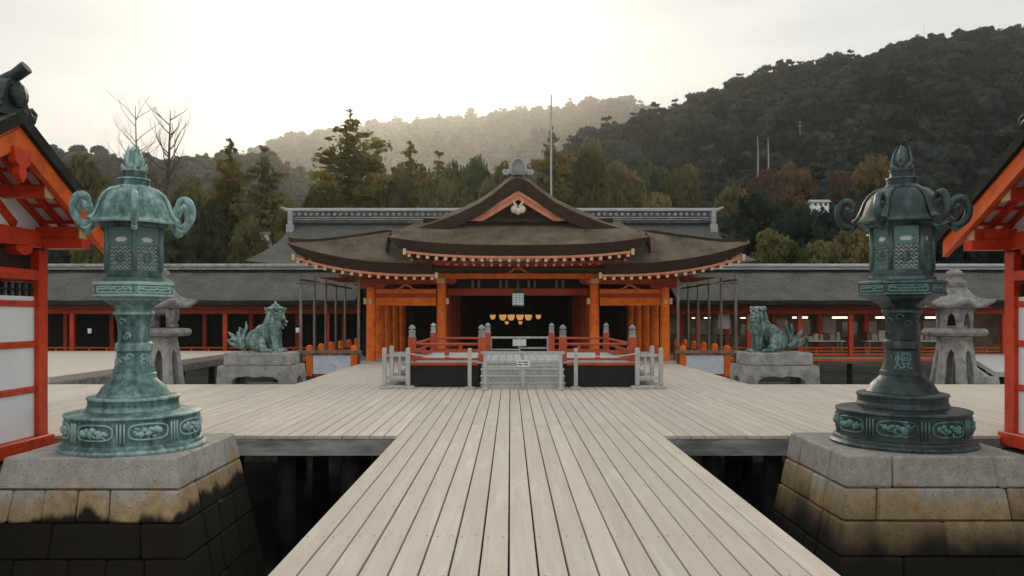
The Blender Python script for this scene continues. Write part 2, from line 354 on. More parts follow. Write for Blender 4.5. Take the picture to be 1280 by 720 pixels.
def stonemat(name, tint, zt, zd, soft=.06):
    # granite with a tide line: dry above, ochre band, black wet weed below
    m = mk(name, tuple(a * .72 for a in tint), tint, 9, .92, bump=.8, bscale=70, c3=tuple(a * .45 for a in tint), s3=40, t3=(.58, .7), world=True, rand=.10)
    n = m.node_tree.nodes; L = m.node_tree.links; bs = n['Principled BSDF']
    src = bs.inputs['Base Color'].links[0].from_socket
    ge = n.new('ShaderNodeNewGeometry'); sp = n.new('ShaderNodeSeparateXYZ'); L.new(ge.outputs['Position'], sp.inputs[0])
    nz = n.new('ShaderNodeTexNoise'); nz.inputs['Scale'].default_value = 2.3; nz.inputs['Detail'].default_value = 6
    mp = n.new('ShaderNodeMapping'); mp.inputs['Scale'].default_value = (1, 1, .35); L.new(ge.outputs['Position'], mp.inputs[0]); L.new(mp.outputs[0], nz.inputs['Vector'])
    oi = n.new('ShaderNodeObjectInfo')
    ad = n.new('ShaderNodeMath'); ad.operation = 'MULTIPLY_ADD'; ad.inputs[1].default_value = .75; L.new(nz.outputs['Fac'], ad.inputs[0]); L.new(sp.outputs['Z'], ad.inputs[2])
    a2 = n.new('ShaderNodeMath'); a2.operation = 'MULTIPLY_ADD'; a2.inputs[1].default_value = .12; L.new(oi.outputs['Random'], a2.inputs[0]); L.new(ad.outputs[0], a2.inputs[2])
    def band(lo, hi, color, prev):
        mr = n.new('ShaderNodeMapRange'); mr.interpolation_type = 'SMOOTHSTEP'; mr.inputs[1].default_value = lo; mr.inputs[2].default_value = hi
        L.new(a2.outputs[0], mr.inputs[0])
        mx = n.new('ShaderNodeMix'); mx.data_type = 'RGBA'; L.new(mr.outputs[0], mx.inputs[0])
        mu = n.new('ShaderNodeMix'); mu.data_type = 'RGBA'; mu.blend_type = 'MULTIPLY'; mu.inputs[0].default_value = 1; L.new(prev, mu.inputs[6]); mu.inputs[7].default_value = (*color, 1)
        L.new(mu.outputs[2], mx.inputs[6]); L.new(prev, mx.inputs[7]); return mx.outputs[2]
    c = band(zt - .10, zt + .16, (.95, .74, .44), src)
    c = band(zd - soft * .9, zd + soft, (.035, .036, .032), c)
    L.new(c, bs.inputs['Base Color'])
    return m
M['granite_l'] = stonemat('granite_tidal', (.54, .505, .455), .18, -.02)
M['granite_r'] = stonemat('granite_tidal_warm', (.43, .405, .35), .12, -.22, .32)

# ------------------------------------------------------------------ ground, hills
GZ = -1.9
g = MB(); N = 40
G = [[(-1250 + 2500 * j / N, -25 + 2150 * i / N, GZ) for j in range(N + 1)] for i in range(N + 1)]
g.slab(G, .3, 0, 0); tag(g.build('ground', M['ground']), kind='structure')

def interp(pts, x):
    if x <= pts[0][0]: return pts[0][1:]
    for a, b in zip(pts, pts[1:]):
        if x <= b[0]:
            t = (x - a[0]) / (b[0] - a[0]); t2 = t
            return tuple(p + (q - p) * t2 for p, q in zip(a[1:], b[1:]))
    return pts[-1][1:]

# crest: (px, py, distance); foot distance; tree height allowance
HILLS = {
    'right': dict(crest=[(600, 262, 230), (690, 218, 250), (760, 180, 275), (830, 148, 300), (900, 123, 320), (960, 103, 335), (1010, 92, 345), (1080, 80, 355), (1120, 66, 360), (1200, 54, 370), (1280, 46, 375), (1500, 20, 380), (1900, 60, 350), (2400, 200, 300)], foot=95, n=(90, 40), p=1.15),
    'centre': dict(crest=[(-100, 260, 1300), (200, 225, 1350), (300, 202, 1400), (345, 186, 1450), (400, 170, 1500), (480, 162, 1500), (560, 154, 1500), (640, 145, 1500), (700, 140, 1500), (770, 131, 1480), (800, 138, 1480), (860, 165, 1450), (1000, 190, 1400), (1200, 220, 1400)], foot=480, n=(80, 30), p=1.1),
    'left': dict(crest=[(-1500, 250, 300), (-800, 205, 340), (-300, 205, 370), (0, 208, 390), (75, 204, 400), (130, 208, 400), (180, 211, 405), (260, 209, 410), (330, 207, 415), (380, 232, 415), (450, 262, 410), (560, 300, 400)], foot=110, n=(80, 30), p=1.2),
}
hillfun = {}
for hn, H in HILLS.items():
    def hp(u, t, H=H):     # u = px on the crest line, t 0 foot, 1 crest, >1 back
        cy, D = interp(H['crest'], u)
        dirx = (u - VPX) / FPX
        zc = CAMH + (HOR - cy) / FPX * D
        Y = H['foot'] + (D - H['foot']) * t
        X = CAMX + dirx * Y
        if t <= 1: z = GZ + (zc - GZ) * (t ** H['p'])
        else: z = GZ + (zc - GZ) * max(0, 1 - (t - 1) * 1.6)
        k = min(1, t * 2.5) * (1 if t < .85 else max(0, (1 - t) / .15) if t < 1 else 0)
        z += k * (mnoise.noise(Vector((X * .011, Y * .011, 3.1))) * 13 + mnoise.noise(Vector((X * .03, Y * .03, 7.7))) * 5) * (D / 400)
        return Vector((X, Y, z))
    hillfun[hn] = hp
    nu, ntt = H['n']; u0 = H['crest'][0][0]; u1 = H['crest'][-1][0]
    b = MB(); G = [[hp(u0 + (u1 - u0) * i / nu, 1.45 * j / ntt) for j in range(ntt + 1)] for i in range(nu + 1)]
    b.slab(G, 2.0, 0, 0)
    tag(b.build('hill', M['hillground'], smooth=True, angle=80), kind='structure')
    H['u'] = (u0, u1)

# ------------------------------------------------------------------ trees
def leaf_cloud(lobes, n, leaf, seed, up=.25, rmin=.78, flat=.75):
    rs = np.random.RandomState(seed)
    L = np.array([[*c, *r] for c, r in lobes], float)
    wgt = (L[:, 3] * L[:, 4] + L[:, 3] * L[:, 5] + L[:, 4] * L[:, 5]); wgt /= wgt.sum()
    k = rs.choice(len(L), n, p=wgt)
    d = rs.normal(size=(n, 3)); d[:, 2] += up; d /= np.linalg.norm(d, axis=1)[:, None]
    rr = rs.uniform(rmin, 1.08, n)[:, None]
    c = L[k, :3] + d * L[k, 3:] * rr
    nn = d + rs.normal(size=(n, 3)) * .55; nn /= np.linalg.norm(nn, axis=1)[:, None]
    a = np.cross(nn, rs.normal(size=(n, 3))); a /= np.linalg.norm(a, axis=1)[:, None]; bb = np.cross(nn, a)
    s = leaf * rs.uniform(.5, 1.3, n)[:, None]
    v = np.stack([c - a * s, c - bb * s * flat, c + a * s, c + bb * s * flat], 1).reshape(-1, 3)
    return v
def crown_mesh(name, mat, lobes, n, leaf, seed, core=.72, **kw):
    v = leaf_cloud(lobes, n, leaf, seed, **kw)
    b = MB()
    if core:
        for c, r in lobes: b.ball(c, [x * core for x in r], 7, 5)
    vv = [tuple(p) for p in v] ; o = len(b.v)
    b.v += vv; b.f += [(o + 4 * i, o + 4 * i + 1, o + 4 * i + 2, o + 4 * i + 3) for i in range(n)]; b.m += [0] * n
    return b.mesh(name, mat, fix=False)
def broad_lobes(seed, h, wd, n=26, z0=.3):
    rs = random.Random(seed); L = [((0, 0, h * (z0 + .32)), (wd * .30, wd * .30, h * .24))]
    for i in range(n):
        a = rs.uniform(0, 6.28); t = rs.uniform(0, 1); z = h * (z0 + (1 - z0) * (.1 + .78 * t)); rad = wd * .5 * math.sqrt(max(.05, 1 - (1.65 * (t - .38)) ** 2)) * rs.uniform(.45, .85)
        s = wd * rs.uniform(.10, .20); L.append(((rad * math.cos(a), rad * math.sin(a), z), (s, s, s * rs.uniform(.6, .85))))
    return L
def conifer_lobes(seed, h, wd, z0=.12, lev=20, blunt=3.2):
    rs = random.Random(seed); L = []; ph = rs.uniform(0, 6)
    for i in range(lev):
        t = i / (lev - 1); z = h * (z0 + (1 - z0) * t * .98)
        rad = wd * .5 * min((1 - t) ** .36, blunt * (1 - t) + .03) * (.82 + .22 * math.sin(i * 1.9 + ph)) + .012 * h
        L.append(((0, 0, z), (rad * .42, rad * .42, h * .035)))
        m = max(3, int(6 * (1 - t) + 3)); a0 = rs.uniform(0, 6)
        for j in range(m):
            a = a0 + 6.283 * j / m + rs.uniform(-.4, .4); q = rad * rs.uniform(.45, .85); sz = max(.025 * h * (1 - .6 * t), rad * rs.uniform(.28, .48))
            L.append(((q * math.cos(a), q * math.sin(a), z - q * .10 + rs.uniform(-.02, .02) * h), (sz, sz, sz * rs.uniform(.5, .8))))
    return L
def trunk_mesh(seed, h, r, limbs=6, spread=.3, mat='trunk', top=.86):
    rs = random.Random(seed); b = MB()
    P = [(rs.uniform(-.02, .02) * h * k, rs.uniform(-.02, .02) * h * k, h * top * k) for k in (0, .25, .5, .75, 1)]
    b.tube(P, [r, r * .82, r * .62, r * .4, r * .12], 7)
    for i in range(limbs):
        k = rs.uniform(.3, .85); z = h * top * k; a = rs.uniform(0, 6.28); l = h * spread * (1.1 - k * .6)
        b.tube([(0, 0, z), (l * .5 * math.cos(a), l * .5 * math.sin(a), z + l * .22), (l * math.cos(a), l * math.sin(a), z + l * .55)], [r * .35, r * .22, r * .06], 5)
    return b.mesh('trunk', M[mat], smooth=True, angle=60)
TREE_LIB = {}
def tree_kind(key, kind, mat, h, wd, seed, n, leaf):
    if kind == 'broad': L = broad_lobes(seed, h, wd); t = trunk_mesh(seed, h, .028 * h, 7, .3)
    else: L = conifer_lobes(seed, h, wd, blunt=6.0 if key == 'cedarA' else 3.4); t = trunk_mesh(seed, h, .02 * h, 10, .12, top=.95)
    TREE_LIB[key] = (crown_mesh('crown', M[mat], L, n, leaf, seed, core=.7 if kind == 'broad' else .5), t, h, wd)
tree_kind('cedarA', 'con', 'leaf_cedar', 20, 7.2, 11, 11000, .21)
tree_kind('cedarB', 'con', 'leaf_cedar', 16, 5.6, 12, 7500, .20)
tree_kind('cedarC', 'con', 'leaf_olive', 15, 5.8, 13, 7500, .20)
tree_kind('green1', 'broad', 'leaf_green', 10, 8, 21, 3200, .27)
tree_kind('green2', 'broad', 'leaf_dark', 10, 8.5, 22, 3400, .28)
tree_kind('olive1', 'broad', 'leaf_olive', 10, 8, 23, 3000, .27)
tree_kind('olive2', 'broad', 'leaf_olive', 10, 7, 24, 2800, .27)
tree_kind('autumn', 'broad', 'leaf_autumn', 9, 8, 25, 2800, .26)
tree_kind('russet', 'broad', 'leaf_red', 8, 7, 26, 2400, .25)
def tree(name, key, px, pytop, Y, label, zb=None, wpx=None, group=None, cat='tree'):
    cm, tm, h, wd = TREE_LIB[key]
    x, zt = W(px, pytop, Y); zb = GZ + .6 if zb is None else zb
    sz = (zt - zb) / h; sw = (wpx / FPX * Y / wd) if wpx else sz
    o = empty(name, (x, Y, zb), random.uniform(0, 6.28)); o.scale = (sw, sw, sz)
    link('trunk', tm, o); link('crown', cm, o)
    return tag(o, label, cat, group)

tree('cedar_tree', 'cedarA', 438, 141, 72, 'tallest cedar rising behind the tiled ridge, lit golden by the sun', wpx=168)
tree('cedar_tree', 'cedarB', 287, 176, 66, 'thin topped cedar beside the bare tree, standing behind the corridor roof', wpx=92)
tree('cedar_tree', 'cedarC', 331, 184, 64, 'olive cedar with drooping side, next to the white building', wpx=112)
tree('cedar_tree', 'cedarB', 512, 179, 76, 'pointed golden cedar, taller of the pair behind the ridge', wpx=96)
tree('cedar_tree', 'cedarC', 549, 190, 80, 'shorter golden cedar of the pair behind the ridge', wpx=100)
tree('cedar_tree', 'cedarB', 690, 161, 88, 'dark cedar standing right behind the thin metal mast', wpx=92)
TK = {'green1': 'mid green', 'green2': 'dark blue green', 'olive1': 'wide olive brown', 'olive2': 'narrow olive brown'}
bg_lab = 'rounded broadleaf tree among the trees behind the long tiled ridge'
for (k, px, py, Y, wp) in [('green1', 592, 192, 84, 74), ('olive1', 627, 204, 76, 70), ('olive2', 470, 208, 82, 66), ('olive1', 494, 214, 70, 60), ('olive2', 530, 206, 84, 56), ('olive1', 566, 206, 72, 60), ('olive2', 610, 222, 66, 50), ('olive1', 540, 228, 64, 56), ('olive1', 735, 181, 92, 92), ('olive2', 775, 200, 84, 78),
                           ('green1', 655, 206, 100, 70), ('olive1', 400, 236, 70, 64), ('olive2', 855, 205, 105, 80), ('green1', 812, 196, 112, 84)]:
    tree('broadleaf_tree', k, px, py, Y, TK[k] + ' broadleaf tree behind the long tiled ridge', wpx=wp, group='broadleaf trees behind the tiled ridge')
lf_lab = 'leafy tree in the wood behind the left corridor roof and the green lantern'
for (k, px, py, Y, wp) in [('olive1', 112, 198, 78, 92), ('green2', 62, 205, 85, 90), ('olive2', 160, 222, 70, 76), ('olive1', 232, 226, 72, 88), ('green1', 258, 250, 60, 70),
                           ('olive2', 362, 250, 58, 64), ('green1', 205, 268, 56, 80), ('olive1', 130, 262, 58, 76), ('green2', 90, 250, 64, 80), ('olive2', 312, 268, 55, 60), ('green2', 15, 230, 70, 100), ('olive2', 355, 288, 52, 56)]:
    tree('broadleaf_tree', k, px, py, Y, TK[k] + ' leafy tree in the wood behind the dark empty corridor', wpx=wp, group='trees behind the left corridor')
rt_lab = 'dark leafy tree at the foot of the hill behind the right corridor roof'
for (k, px, py, Y, wp) in [('green2', 945, 244, 66, 108), ('olive1', 915, 236, 76, 84), ('green2', 1000, 262, 60, 98), ('olive2', 965, 285, 52, 78), ('green2', 1035, 262, 62, 88), ('olive1', 1060, 285, 54, 80),
                           ('green1', 1105, 268, 60, 90), ('green2', 1150, 255, 62, 95), ('green2', 1195, 250, 66, 96), ('olive2', 1130, 295, 52, 74), ('green2', 1245, 235, 66, 110), ('green1', 905, 290, 50, 62), ('green2', 1290, 225, 70, 110), ('olive2', 1020, 300, 50, 66)]:
    tree('broadleaf_tree', k, px, py, Y, TK[k] + ' leafy tree at the hill foot behind the lit shop corridor', wpx=wp, group='trees behind the right corridor')
tree('autumn_tree', 'autumn', 1088, 190, 118, 'golden brown autumn tree behind the dark bronze lantern', wpx=72, zb=8)
tree('autumn_tree', 'russet', 1050, 216, 112, 'small russet autumn tree beside the golden brown one', wpx=48, zb=9)
tree('autumn_tree', 'russet', 960, 214, 118, 'reddish autumn tree on the slope above the round dark trees', wpx=66, zb=8)
tree('autumn_tree', 'autumn', 990, 200, 130, 'ochre tinted tree on the slope left of the small house roof', wpx=70, zb=11)
tree('low_tree', 'olive2', 820, 238, 62, 'low pale bushy tree peeping over the tiled ridge near its end', wpx=66, zb=1.5)

def bare_tree(px, pyb, pyt, Y, seed, label, rbase=.26, lean=0):
    rs = random.Random(seed); b = MB(); x0, _ = W(px, pyb, Y); zt = WZ(pyt, Y); H = zt - (GZ + .5)
    def branch(p, d, l, r, dep):
        pts = [p]; rr = [r]; q = Vector(p); dd = Vector(d)
        for i in range(4):
            dd = (dd + Vector((rs.uniform(-.34, .34), rs.uniform(-.34, .34), .08))).normalized(); q = q + dd * l / 4; pts.append(q.copy()); rr.append(r * (1 - .2 * (i + 1)))
        b.tube(pts, rr, 5, caps=False)
        if dep <= 0: return
        for i in range(rs.randint(3, 4)):
            k = rs.randint(1, 4); nd = (dd + Vector((rs.uniform(-1, 1), rs.uniform(-.7, .7), rs.uniform(0, .6)))).normalized()
            branch(pts[k], nd, l * rs.uniform(.45, .65), rr[k] * .55, dep - 1)
    P = [Vector((lean * k * k, 0, H * k)) for k in (0, .2, .4, .6, .8, 1)]
    P = [p + Vector((rs.uniform(-.12, .12), rs.uniform(-.1, .1), 0)) for p in P]
    b.tube(P, [rbase, rbase * .85, rbase * .7, rbase * .5, rbase * .3, .02], 7)
    t = empty('bare_tree', (x0, Y, GZ + .5)); b.build('trunk', M['trunk'], t, smooth=True)
    b = MB()
    for i in range(22):
        k = rs.uniform(.42, .97); f = k * 5; j = min(4, int(f)); p = P[j].lerp(P[j + 1], f - j); sg = rs.choice((-1, 1))
        branch(p, Vector((sg * rs.uniform(.5, 1.0), rs.uniform(-.5, .5), rs.uniform(.35, 1.0))).normalized(), H * rs.uniform(.12, .24) * (1.25 - k * .6), rbase * .34 * (1.15 - k * .8), 2)
    b.build('branches', M['trunk'], t, smooth=True)
    return tag(t, label, 'tree')
bare_tree(204, 260, 138, 62, 5, 'tall leafless tree right of the green lantern finial', .36, .5)
bare_tree(168, 260, 132, 64, 9, 'slender leafless tree directly behind the green lantern finial', .22, .2)
bare_tree(300, 325, 250, 56, 14, 'pale thin leafless tree in front of the cedars', .14, .8)
bare_tree(958, 330, 205, 92, 21, 'thin leafless tree on the wooded slope', .2, .3)

# hillside forest: nearest trees are single things, the rest one mass
low = bpy.data.collections.new('forest_sources')
LOW = []
for i, (mt, kd) in enumerate([('leaf_far', 'b'), ('leaf_far', 'b'), ('leaf_far2', 'b'), ('leaf_far', 'b'), ('leaf_far', 'c'), ('leaf_far2', 'b')]):
    L = broad_lobes(40 + i, 9, 9.5, 15, .12) if kd == 'b' else conifer_lobes(40 + i, 12, 7.5, .03, 7)
    me = crown_mesh('hill_crown', M[mt], L, 420 if kd == 'b' else 380, .72, 40 + i, core=.8)
    LOW.append(me); o = bpy.data.objects.new('hill_crown', me); low.objects.link(o)
pts = []
rs = random.Random(3)
def near_points(hn, sp, t0, t1, umin, umax):
    H = HILLS[hn]; f = hillfun[hn]; P = []
    Yf = H['foot']; t = t0
    while t < t1:
        _, D = interp(H['crest'], (umin + umax) / 2); Y = Yf + (D - Yf) * t
        du = sp / Y * FPX; u = umin + rs.uniform(0, du)
        while u < umax:
            tt = t + rs.uniform(-.4, .4) * sp / (D - Yf); uu = u + rs.uniform(-.35, .35) * du
            p = f(uu, max(0, tt)); P.append((p, uu, tt, sp)); u += du
        t += sp * .8 / (D - Yf)
    return P
PR = near_points('right', 4.0, .0, 1.06, 620, 1520)
PL = near_points('left', 5.0, .05, 1.05, -260, 480)
PC = near_points('centre', 13.0, .25, 1.03, 200, 900)
near = [q for q in PR if q[2] < .36 and 690 < q[1] < 1330]
near.sort(key=lambda q: q[0].y); near = near[::3][:150]
ids = set(id(q) for q in near)
SMALL = []
for i, (mt, sd_) in enumerate([('leaf_green', 61), ('leaf_dark', 62), ('leaf_olive', 63), ('leaf_dark', 64)]):
    SMALL.append((crown_mesh('crown', M[mt], broad_lobes(sd_, 9, 8.5, 22, .15), 1700, .36, sd_, core=.75), trunk_mesh(sd_, 8, .2, 4, .25)))
for q in near:
    cm, tm = rs.choice(SMALL); s = rs.uniform(.55, .95)
    o = empty('hillside_tree', q[0] - Vector((0, 0, .3)), rs.uniform(0, 6.28)); o.scale = (s, s, s * rs.uniform(.85, 1.2))
    link('trunk', tm, o); link('crown', cm, o)
    tag(o, 'rounded evergreen tree on the lower slope of the wooded hill', 'tree', 'trees on the lower hillside')
allp = [(q[0], .60) for q in PR if id(q) not in ids] + [(q[0], .72) for q in PL] + [(q[0], 1.5) for q in PC]
def forest(name, plist, label):
    me = bpy.data.meshes.new(name); me.from_pydata([tuple(p - Vector((0, 0, 1.5 * s))) for p, s in plist], [], [])
    at = me.attributes.new('tscale', 'FLOAT', 'POINT'); at.data.foreach_set('value', [s * min(2.0, max(.45, random.lognormvariate(-.08, .36))) for p, s in plist])
    ar = me.attributes.new('trot', 'FLOAT', 'POINT'); ar.data.foreach_set('value', [random.uniform(0, 6.28) for p in plist])
    ai = me.attributes.new('tidx', 'INT', 'POINT'); ai.data.foreach_set('value', [random.randrange(len(LOW)) for p in plist])
    o = link(name, me)
    ng = bpy.data.node_groups.new('scatter_trees', 'GeometryNodeTree')
    ng.interface.new_socket('Geometry', in_out='INPUT', socket_type='NodeSocketGeometry'); ng.interface.new_socket('Geometry', in_out='OUTPUT', socket_type='NodeSocketGeometry')
    N_ = ng.nodes; L_ = ng.links
    gi = N_.new('NodeGroupInput'); go = N_.new('NodeGroupOutput'); ip = N_.new('GeometryNodeInstanceOnPoints'); ci = N_.new('GeometryNodeCollectionInfo')
    ci.inputs['Collection'].default_value = low; ci.inputs['Separate Children'].default_value = True; ci.inputs['Reset Children'].default_value = True
    def attr(nm, ty):
        a = N_.new('GeometryNodeInputNamedAttribute'); a.data_type = ty; a.inputs['Name'].default_value = nm; return a.outputs['Attribute']
    cx = N_.new('ShaderNodeCombineXYZ'); L_.new(attr('trot', 'FLOAT'), cx.inputs[2])
    L_.new(gi.outputs[0], ip.inputs['Points']); L_.new(ci.outputs[0], ip.inputs['Instance']); ip.inputs['Pick Instance'].default_value = True
    L_.new(attr('tidx', 'INT'), ip.inputs['Instance Index']); L_.new(cx.outputs[0], ip.inputs['Rotation']); L_.new(attr('tscale', 'FLOAT'), ip.inputs['Scale'])
    L_.new(ip.outputs[0], go.inputs[0])
    md = o.modifiers.new('scatter', 'NODES'); md.node_group = ng
    return tag(o, label, 'forest', kind='stuff')
forest('forest', allp, 'dense wooded hillsides rising behind the shrine')

# hill details: house roof, dead trunks, masts
def hill_at(hn, px, Y):
    H = HILLS[hn]; _, D = interp(H['crest'], px); return hillfun[hn](px, (Y - H['foot']) / (D - H['foot']))
hx, hz = W(1024, 252, 100)
hb = empty('hillside_house', (hx, 100, hz - 1.2)); b = MB(); b.box(-3.2, 3.2, -1.5, 1.5, -4.8, 1.2); b.build('wall', M['white'], hb)
b = MB(); b.prism([(-2.2, 1.1), (2.2, 1.1), (0, 2.3)], 'x', -4, 4); b.build('roof', M['tile'], hb)
for xx in (-2, 0, 2): b = MB(); b.box(xx - .5, xx + .5, -1.56, -1.48, -.2, .8); b.build('window', M['interior2'], hb)
hb.scale = (.32, .32, .32); hb.location.z = hz - .5
tag(hb, 'small white house with grey roof half hidden in the hillside trees', 'house')
for px, pt, pb, Y in ((947, 170, 200, 150), (960, 172, 202, 152)):
    x, zt = W(px, pt, Y); _, zb = W(px, pb + 25, Y); b = MB(); b.tube([(0, 0, zb), (.1, 0, (zb + zt) / 2), (0, 0, zt)], [.17, .13, .06], 6); o = b.build('dead_trunk', M['trunk_pale'], loc=(x, Y, 0))
    tag(o, 'bare pale dead trunk standing among the hillside trees', 'tree trunk', 'dead trunks on the hillside')
for px, pt, pb, Y, lb in ((1000, 150, 190, 200, 'thin grey mast on the wooded hillside above the dead trunks'), (1155, 28, 52, 358, 'thin aerial mast on the crest of the wooded hill')):
    x, zt = W(px, pt, Y); _, zb = W(px, pb + 20, Y); b = MB(); b.tube([(0, 0, zb), (0, 0, zt)], [.09, .06], 6)
    b.beam((-.6, 0, zt - 1.5), (.6, 0, zt - 1.5), .12, .12); tag(b.build('mast', M['steel'], loc=(x, Y, 0)), lb, 'mast')
x, zt = W(689, 118, 50); b = MB(); b.tube([(0, 0, -1.9), (0, 0, zt - 2), (0, 0, zt)], [.075, .06, .035], 8); tag(b.build('flag_pole', M['steel'], loc=(x, 50, 0)), 'tall thin grey metal pole rising behind the shrine roof', 'pole')
# white buildings seen between the trees on the left
x, z = W(318, 328, 60); b0 = empty('white_building', (x, 62, GZ)); b = MB(); b.box(-1.3, 1.3, -1.5, 3, 0, z - GZ + 1.6); b.build('wall', M['white'], b0)
b = MB(); b.prism([(-2.0, z - GZ + 1.6), (3.5, z - GZ + 1.6), (.75, z - GZ + 2.6)], 'x', -1.6, 1.6); b.build('roof', M['tile'], b0)
for xx in (-.7, .7): b = MB(); b.box(xx - .3, xx + .3, -1.56, -1.48, z - GZ - .4, z - GZ + .9); b.build('window', M['interior2'], b0)
tag(b0, 'white building with grey roof glimpsed between the cedars', 'building')

# ------------------------------------------------------------------ deck and boardwalk
PW = .187; YF = 10.7; YB = 18.75; YH = 28.3; XD = 5.3
deck = MB()
for y in (11.2, 13.2, 15.2, 17.2): deck.box(-13, 13, y - .09, y + .09, -.30, -.045)
for y in (20.2, 22.2, 24.2, 26.2, 28.0): deck.box(-5.25, 5.25, y - .09, y + .09, -.30, -.045)
for y in (-2, 0, 2, 4, 6, 8, 10): deck.box(-1.70, 1.70, y - .09, y + .09, -.30, -.045)
for x in (-1.4, 0, 1.4): deck.box(x - .1, x + .1, -3, YF, -.52, -.302)
deck = tag(deck.build('deck', M['dark_timber']), kind='structure')
def plank(mb, i, y0, y1, rs):
    c = i * PW; z = rs.uniform(-.0025, .0015); g = .0065; x0 = c - PW / 2 + g; x1 = c + PW / 2 - g; b = .004; t = rs.uniform(-.0015, .0015)
    y0 += .004; y1 -= .004
    vs = [(x0, y0, -.045), (x1, y0, -.045), (x1, y1, -.045), (x0, y1, -.045), (x0, y0, z - b + t), (x1, y0, z - b - t), (x1, y1, z - b - t), (x0, y1, z - b + t),
          (x0 + b, y0 + b, z + t), (x1 - b, y0 + b, z - t), (x1 - b, y1 - b, z - t), (x0 + b, y1 - b, z + t)]
    fs = [(3, 2, 1, 0), (8, 9, 10, 11)]
    for k in range(2):
        for a in range(4): j = (a + 1) % 4; fs.append((k * 4 + a, k * 4 + j, k * 4 + 4 + j, k * 4 + 4 + a))
    mb.add(vs, fs)
rs = random.Random(5); rest = MB()
singles = []
for i in range(-69, 70):
    j1 = rs.choice([14.2, 14.9, 15.2, 15.9]) if abs(i) > 9 else rs.choice([14.6, 15.3, 16.2])
    ys = YF + rs.choice([0, 0, -.012, .012, .006])
    if abs(i) <= 9:
        m = rs.choice([11.75, 11.75, 11.9, 12.1]); singles += [(i, .5, m), (i, m, j1)]; plank(rest, i, -3, .5, rs)
    else: singles.append((i, ys, j1))
    if abs(i) <= 48: singles.append((i, j1, YB))
    else: plank(rest, i, j1, YB, rs)
    if abs(i) <= 28:
        m = rs.choice([22.4, 23.1, 23.8, 24.6]); plank(rest, i, YB, m, rs); plank(rest, i, m, YH, rs)
for (i, a, b_) in singles[:300]:
    mb = MB(); plank(mb, i, a, b_, rs); mb.build('plank', M['plank'], deck)
for (i, a, b_) in singles[300:]: plank(rest, i, a, b_, rs)
tag(rest.build('distant_planks', M['plank'], deck), kind='stuff')
nails = MB(); hexa_ = [(math.cos(R(60 * k)) * .0075, math.sin(R(60 * k)) * .0075) for k in range(6)]
for i in range(-40, 41):
    for y in [4.0 + .9 * k for k in range(17)]:
        if y < 10.75 and abs(i) > 9: continue
        if y > YB: continue
        for d in (-.055, .055):
            if rs.random() < .12: continue
            cx, cy = i * PW + d + rs.uniform(-.008, .008), y + rs.uniform(-.02, .02)
            nails.add([(cx + a, cy + b_, .0032) for a, b_ in hexa_], [(0, 1, 2, 3, 4, 5)])
tag(nails.build('nails', M['ink'], deck), kind='stuff')
# fascia boards and piles
xs = [-13, -9.2, -5.6, -1.80]
for a, b_ in list(zip(xs, xs[1:])) + [(1.80, 4.6), (4.6, 8.4), (8.4, 13)]:
    mb = MB(); mb.bbox(a + .004, b_ - .004, YF + .02, YF + .13, -.275, -.048, .006); mb.build('fascia_board', M['fascia'], deck)
for s in (-1, 1):
    mb = MB(); mb.bbox(min(s * XD, s * 13), max(s * XD, s * 13), YB - .13, YB - .02, -.275, -.048, .006); mb.build('fascia_board', M['fascia'], deck)
    mb = MB(); mb.bbox(s * XD - .05, s * XD + .05, YB, YH, -.275, -.048, .006); mb.build('fascia_board', M['fascia'], deck)
    for (ya, yb) in ((-3, 3.8), (3.8, 10.68)):
        mb = MB(); mb.bbox(s * 1.74 - .03, s * 1.74 + .03, ya, yb, -.275, -.048, .006); mb.build('fascia_board', M['fascia'], deck)
mb = MB(); mb.lathe([(.15, GZ), (.135, -1), (.13, -.30)], 8); pile = mb.mesh('pile', M['dark_timber'], True)
for x in (-12, -9.5, -7.2, -2.6, -.2, 2.4, 7.2, 9.5, 12):
    for y in (11.2, 13.2, 15.2, 17.2): link('pile', pile, deck, (x + rs.uniform(-.2, .2), y, 0))
for x in (-4.8, -3.4, 3.4, 4.8):
    for y in (11.2, 13.2, 17.2, 20.2, 24.2): link('pile', pile, deck, (x, y, 0))
for x in (-1.5, 1.5):
    for y in (2, 4, 6, 8, 10): link('pile', pile, deck, (x, y, 0))
# low decks beside the corridors
mb = MB(); mb.box(-26, -12.3, 20.9, 36.6, -.16, 0); sd1 = tag(mb.build('side_deck', M['plank']), kind='structure')
for y0, y1 in ((20.9, 26), (26, 31.5), (31.5, 36.6)):
    mb = MB(); mb.bbox(-12.42, -12.22, y0 + .01, y1 - .01, -.42, -.17, .008); mb.build('edge_beam', M['fascia'], sd1)
mb = MB(); mb.bbox(-26, -12.3, 20.75, 20.93, -.42, -.17, .008); mb.build('edge_beam', M['fascia'], sd1)
for y in (21.2, 24, 27, 30, 33, 36):
    for x in (-12.6, -15.5, -19): link('pile', pile, sd1, (x, y, -.12))
mb = MB(); mb.prism([(15.0, 25.2), (27, 25.2), (27, 37.0), (20.8, 37.0)], 'z', -.32, -.16); sd2 = tag(mb.build('side_deck', M['plank_grey']), kind='structure')
mb = MB(); mb.beam((14.9, 25.1, -.55), (20.7, 36.9, -.55), .12, .26); mb.build('edge_beam', M['plank_grey'], sd2)
for x, y in ((15.5, 25.8), (17, 28.8), (18.6, 32), (20.2, 35.2), (20, 26), (24, 26)): link('pile', pile, sd2, (x, y, -.15))

